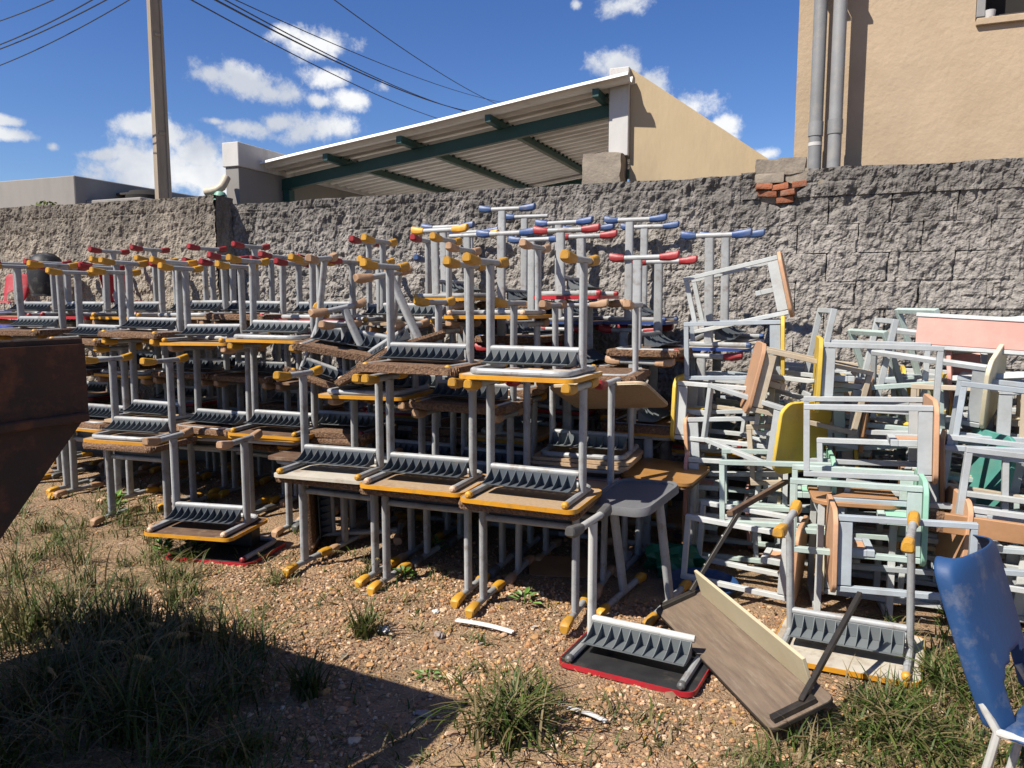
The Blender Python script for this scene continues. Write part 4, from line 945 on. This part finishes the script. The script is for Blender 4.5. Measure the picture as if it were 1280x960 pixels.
def gravel():
    t = (1 + 5 ** .5) / 2
    IV = np.array([(-1,t,0),(1,t,0),(-1,-t,0),(1,-t,0),(0,-1,t),(0,1,t),(0,-1,-t),(0,1,-t),(t,0,-1),(t,0,1),(-t,0,-1),(-t,0,1)]) / math.sqrt(1 + t * t)
    IF = np.array([(0,11,5),(0,5,1),(0,1,7),(0,7,10),(0,10,11),(1,5,9),(5,11,4),(11,10,2),(10,7,6),(7,1,8),(3,9,4),(3,4,2),(3,2,6),(3,6,8),(3,8,9),(4,9,5),(2,4,11),(6,2,10),(8,6,7),(9,8,1)])
    xs = np.concatenate([npr.uniform(-3.3, .7, 30000), npr.uniform(-5.5, 1.6, 16000)]); ys = np.concatenate([npr.uniform(1.9, 3.9, 30000), npr.uniform(1.6, 5.6, 16000)])
    keep = fbm(xs * 1.6, ys * 1.6, 88, 3) + (fbm(xs * 7, ys * 7, 89, 2) - .5) * .25 > .43 - .16 * (npr.random(len(xs)) < .3)
    xs, ys = xs[keep], ys[keep]; n = len(xs)
    s = .003 + .0082 * npr.random(n) ** 2.6 + (npr.random(n) < .02) * .009
    P = IV[None] * (1 + npr.normal(0, .16, (n, 12, 1))) * (s[:, None] * npr.uniform(.65, 1.35, (n, 3)))[:, None, :]
    a = npr.uniform(0, 6.28, n); c, sn = np.cos(a)[:, None], np.sin(a)[:, None]
    V = np.stack([P[..., 0] * c - P[..., 1] * sn + xs[:, None], P[..., 0] * sn + P[..., 1] * c + ys[:, None], P[..., 2] * .8 + (gz(xs, ys) + s * .35)[:, None]], -1).reshape(-1, 3)
    F = (IF[None] + (np.arange(n) * 12)[:, None, None]).reshape(-1, 3)
    me = npmesh('gravel', V, F, stonem, False)
    pal = np.array([1.25, 1.08, .94]) * np.array([(.38, .26, .17), (.30, .20, .13), (.44, .33, .23), (.34, .21, .12), (.24, .18, .14), (.50, .43, .34), (.40, .27, .14), (.20, .14, .10)])
    C = pal[npr.integers(0, 8, n)] * npr.uniform(.8, 1.25, (n, 1)); tint(me, np.repeat(C, 12, 0))
    o = ob('gravel', me); o['kind'] = 'stuff'; o['label'] = 'loose pinkish brown gravel scattered over the ground'; o['category'] = 'gravel'
gravel()
def blades(X, Y, Hh, lean, wid, cols, seed, segs=4, flatness=0.0, Z=None):
    g = np.random.default_rng(seed); n = len(X); az = g.uniform(0, 6.28, n); bend = lean * g.uniform(.4, 1.3, n)
    Z0 = gz(X, Y) if Z is None else Z; V = np.zeros((n, segs + 1, 2, 3)); tw = g.uniform(-.6, .6, n)
    for k in range(segs + 1):
        t = k / segs; r = Hh * bend * t ** 1.7; z = Hh * (t - .45 * np.minimum(bend, 1.4) * t ** 2.4) * (1 - flatness)
        w = wid * (1 - t) ** .7 * (.5 + .5 * min(1, t * 4 + .4)) + .0003; px = -np.sin(az + tw * t); py = np.cos(az + tw * t)
        for q, sg in ((0, -1), (1, 1)):
            V[:, k, q, 0] = X + np.cos(az) * r + px * w * sg; V[:, k, q, 1] = Y + np.sin(az) * r + py * w * sg; V[:, k, q, 2] = Z0 + z - .004
    m = (segs + 1) * 2; b = np.arange(n)[:, None, None] * m; k = np.arange(segs)[None, :, None] * 2
    F = (b + k + np.array([0, 1, 3, 2])[None, None]).reshape(-1, 4)
    C = np.array(cols)[g.integers(0, len(cols), n)] * g.uniform(.7, 1.2, (n, 1))
    return V.reshape(-1, 3), F, np.repeat(C, m, 0)
GREEN = [(.06, .11, .02), (.09, .14, .028), (.13, .17, .04), (.045, .08, .018), (.19, .18, .06), (.30, .24, .12), (.24, .19, .10)]
DRY = [(.55, .42, .23), (.44, .32, .17), (.66, .54, .33), (.34, .25, .14)]
def clump_xy(regs, seed):
    g = np.random.default_rng(seed); X, Y, Hs = [], [], []
    for (u0, u1, v0, v1, n, per, rad, h) in regs:
        for k in range(n):
            p = hz(g.uniform(u0, u1), g.uniform(v0, v1)); m = max(2, int(per * g.uniform(.4, 1.5))); r = rad * g.uniform(.5, 1.4)
            X.append(p.x + g.normal(0, r, m)); Y.append(p.y + g.normal(0, r, m)); Hs.append(np.full(m, h * g.uniform(.5, 1.4)) * g.uniform(.5, 1.2, m))
    X, Y, Hs = np.concatenate(X), np.concatenate(Y), np.concatenate(Hs); k = np.ones(len(X), bool)
    for cx, cy, rr in ((-.35, 3.45, .3), (-.12, 3.1, .3), (-.5, 3.7, .2), (-.66, 3.15, .26), (-.8, 3.2, .2), (-.5, 3.1, .2), (.19, 3.5, .27)): k &= np.hypot(X - cx, Y - cy) > rr
    return X[k], Y[k], Hs[k]
def stuff(name, lab, cat, parts):
    off = 0; Vs, Fs, Cs = [], [], []
    for V, F, C in parts: Vs.append(V); Fs.append(F + off); Cs.append(C); off += len(V)
    me = npmesh(name, np.concatenate(Vs), np.concatenate(Fs), bladem, True); tint(me, np.concatenate(Cs)); return me
X, Y, Hh = clump_xy([(-60, 250, 640, 800, 60, 26, .04, .17), (-80, 330, 780, 990, 75, 34, .045, .22), (930, 1300, 840, 990, 95, 22, .045, .11), (1080, 1300, 780, 860, 40, 20, .04, .10),
                     (300, 980, 800, 990, 70, 10, .04, .07), (200, 560, 660, 800, 60, 9, .04, .07), (0, 260, 590, 680, 70, 16, .05, .09), (560, 960, 690, 820, 16, 7, .03, .05)], 3)
o = ob('grass', stuff('grass', '', '', [blades(X, Y, Hh * 1.1, 1.0, .0042, GREEN, 7)])); o['kind'] = 'stuff'; o['label'] = 'patchy green weeds and grass over the gravelly ground'; o['category'] = 'grass'
X, Y, Hh = clump_xy([(0, 1280, 640, 990, 700, 8, .05, .10), (900, 1280, 840, 990, 230, 30, .08, .11), (0, 340, 640, 990, 260, 20, .09, .15)], 13)
o = ob('dry_straw', stuff('dry_straw', '', '', [blades(X, Y, Hh, 1.2, .0016, DRY, 17, 3, .82)])); o['kind'] = 'stuff'; o['label'] = 'dry straw and dead grass lying on the ground'; o['category'] = 'straw'
def leaf_litter():
    g = np.random.default_rng(77); n = 1500; X = g.uniform(-4.2, 1.3, n); Y = g.uniform(1.7, 4.2, n); a = g.uniform(0, 6.28, n); L = g.uniform(.006, .022, n) * (1 + (g.random(n) < .06)); w = L * g.uniform(.15, .5, n); Z = gz(X, Y) + .007
    dx, dy = np.cos(a), np.sin(a); up = g.uniform(-.1, .5, n) * L
    V = np.stack([np.stack([X - dx * L, Y - dy * L, Z], -1), np.stack([X - dy * w, Y + dx * w, Z + up], -1), np.stack([X + dx * L, Y + dy * L, Z + up * .3], -1), np.stack([X + dy * w, Y - dx * w, Z + up * .6], -1)], 1).reshape(-1, 3)
    C = np.array([(.30, .19, .09), (.42, .30, .15), (.22, .13, .07), (.5, .42, .3), (.55, .36, .1), (.6, .57, .52), (.14, .10, .07)])[g.integers(0, 7, n)]
    me = npmesh('leaf_litter', V, np.arange(n * 4).reshape(-1, 4), bladem); tint(me, np.repeat(C, 4, 0))
    o = ob('leaf_litter', me); o['kind'] = 'stuff'; o['label'] = 'dead leaves, splinters and crumbs littering the ground'; o['category'] = 'leaves'
leaf_litter()
def seed_heads(pts, seed):
    g = np.random.default_rng(seed); mb = []
    for (bx, by, h, dx, dy) in pts:
        t = np.linspace(0, 1, 14); droop = np.clip((t - .62) / .38, 0, 1) ** 1.5
        cx = bx + dx * t ** 2; cy = by + dy * t ** 2; cz = h * t - droop * h * .24
        n = 13; V = np.zeros((14, 2, 3)); 
        for q, sg in ((0, -1), (1, 1)): V[:, q] = np.stack([cx + sg * .0011, cy, cz], -1)
        F = np.array([(2*k, 2*k+1, 2*k+3, 2*k+2) for k in range(13)])
        mb.append((V.reshape(-1, 3), F, np.tile(np.array([[.32, .27, .13]]), (28, 1))))
        m = 90; tt = g.uniform(.74, 1, m); ix = np.interp(tt, t, cx); iy = np.interp(tt, t, cy); iz = np.interp(tt, t, cz)
        d = g.normal(size=(m, 3)); d /= np.linalg.norm(d, axis=1)[:, None]; d = d * .5 + np.array([dx, dy, -.35 * h]) / max(h, .1) * .9; d *= (.018 * g.uniform(.6, 1.3, (m, 1)))
        c = np.stack([ix, iy, iz], -1); w = np.cross(d, [0.2, .4, 1]); w = w / np.linalg.norm(w, axis=1)[:, None] * .0011
        V = np.stack([c - w, c + w, c + d + w * .3, c + d - w * .3], 1).reshape(-1, 3)
        mb.append((V, np.arange(m * 4).reshape(-1, 4), np.repeat(np.array([[.45, .38, .20]]) * g.uniform(.7, 1.2, (m, 1)), 4, 0)))
    return mb
def tuft(label, u, v, n, h, rad, lean, seed, heads=0, cols=GREEN, wid=.0058):
    p = on(u, v); t = thing('grass_tuft', label, 'grass', p)
    g = np.random.default_rng(seed); X = g.normal(0, rad, n); Y = g.normal(0, rad, n)
    ob('blades', stuff('blades', '', '', [blades(X, Y, h * g.uniform(.45, 1.1, n), lean, wid, cols, seed, 6, Z=np.zeros(n))]), t)
    if heads: ob('seed_heads', stuff('seed_heads', '', '', seed_heads([(g.normal(0, rad), g.normal(0, rad), h * g.uniform(1.1, 1.6), g.normal(0, h * .5), g.normal(0, h * .4)) for k in range(heads)], seed)), t)
tuft('bright green grass tuft on gravel before the red-edged desk', 640, 915, 260, .27, .075, 1.0, 1)
tuft('green grass tuft beside the crumpled white paper', 458, 795, 110, .19, .03, .6, 2, 3)
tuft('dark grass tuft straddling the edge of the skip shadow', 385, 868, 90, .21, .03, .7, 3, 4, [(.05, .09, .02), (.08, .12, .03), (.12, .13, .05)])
tuft('thick green grass tuft before the cream-board desk', 1115, 915, 260, .20, .08, 1.1, 4)
tuft('long-bladed grass tuft at the foot of the blue chair', 1185, 870, 120, .20, .05, .9, 5)
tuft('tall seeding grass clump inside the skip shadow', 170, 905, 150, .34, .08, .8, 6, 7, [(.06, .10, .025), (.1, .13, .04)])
tuft('seeding brown grass clump at the sunlit edge beside the skip', 60, 800, 170, .33, .08, .6, 7, 10, [(.08, .12, .03), (.16, .16, .06), (.2, .16, .08)])
tuft('seeding grass clump between the skip shadow and the fallen red-edged desk', 160, 790, 150, .31, .07, .5, 8, 10, [(.08, .12, .03), (.2, .17, .08)])
tuft('pale seeding grass clump on the gravel before the two-high stack', 345, 725, 60, .12, .05, .8, 9, 6, [(.2, .2, .08), (.3, .25, .12)])
tuft('thin seeding grass by the yellow shoes of the middle front stack', 462, 720, 40, .14, .03, .6, 10, 4, [(.16, .18, .06), (.28, .24, .12)])
tuft('low grass tuft on the gravel next to the white strips', 660, 880, 60, .12, .05, 1.0, 11)
for k, (u, v) in enumerate([(20, 720), (110, 735), (215, 760), (250, 800), (90, 860), (30, 900), (290, 830), (215, 880), (130, 830), (10, 780)]):
    tuft('straggly seeding weed clump ' + ['at the skip corner', 'on bare soil before the lone desk', 'near the low yellow-edged desk', 'at the sunlit rim of the skip shadow', 'deep in the skip shadow', 'at the foot of the skip', 'where the skip shadow meets gravel', 'in the middle of the skip shadow', 'half lit at the skip shadow edge', 'close against the skip side'][k], u, v, 26, .30, .035, .55, 40 + k, 6, [(.07, .11, .03), (.16, .15, .06), (.22, .17, .09)], .005)
def weed(label, u, v, n, size, seed, hgt=.05):
    p = on(u, v); t = thing('weed', label, 'weed', p); g = np.random.default_rng(seed); mb = MB(); st = MB()
    for k in range(n):
        a = k * 2.4 + g.uniform(-.3, .3); z = hgt * (.2 + .9 * k / n); L = size * g.uniform(.6, 1.1); r0 = .01 + .03 * (1 - k / n); up = g.uniform(.1, .7)
        M = Matrix.Translation((math.cos(a) * r0, math.sin(a) * r0, z)) @ Matrix.Rotation(a, 4, 'Z') @ Matrix.Rotation(-up, 4, 'Y'); w = L * .26
        pts = [(0, 0, 0), (L * .35, w, .006), (L * .7, w * .8, .004), (L, 0, -.006), (L * .7, -w * .8, .004), (L * .35, -w, .006), (L * .45, 0, -.004)]
        lf = MB().add([M @ Vector(q) for q in pts], [(0, 6, 1), (1, 6, 2), (2, 6, 3), (3, 6, 4), (4, 6, 5), (5, 6, 0)])
        ob('leaf', lf.mesh('leaf', weedm), t)
    ob('stem', MB().tube([(0, 0, -.01), (.004, 0, hgt * .6), (0, .004, hgt * 1.1)], .003, 6).mesh('stem', weedm), t)
weedm = mat('weed_leaf', (.13, .24, .045), (.09, .17, .035), 20, .5, .0006, 60, var=.25)
weed('leafy green weed on the gravel by the front stack', 655, 757, 14, .06, 1, .05)
weed('low leafy weed by the middle front stack', 505, 725, 16, .06, 2, .05)
weed('leafy weed beside the fallen red-edged desk', 245, 690, 22, .07, 3, .09)
weed('broad-leaved weed at the edge of the yellow-edged low desk', 205, 700, 20, .07, 4, .09)
weed('small round weed on open gravel', 535, 850, 12, .035, 5, .02)
weed('leafy weed beside the lone desk near the skip', 145, 640, 18, .08, 6, .12)
weed('weed growing in shade under the middle front stack', 545, 690, 16, .06, 7, .07)
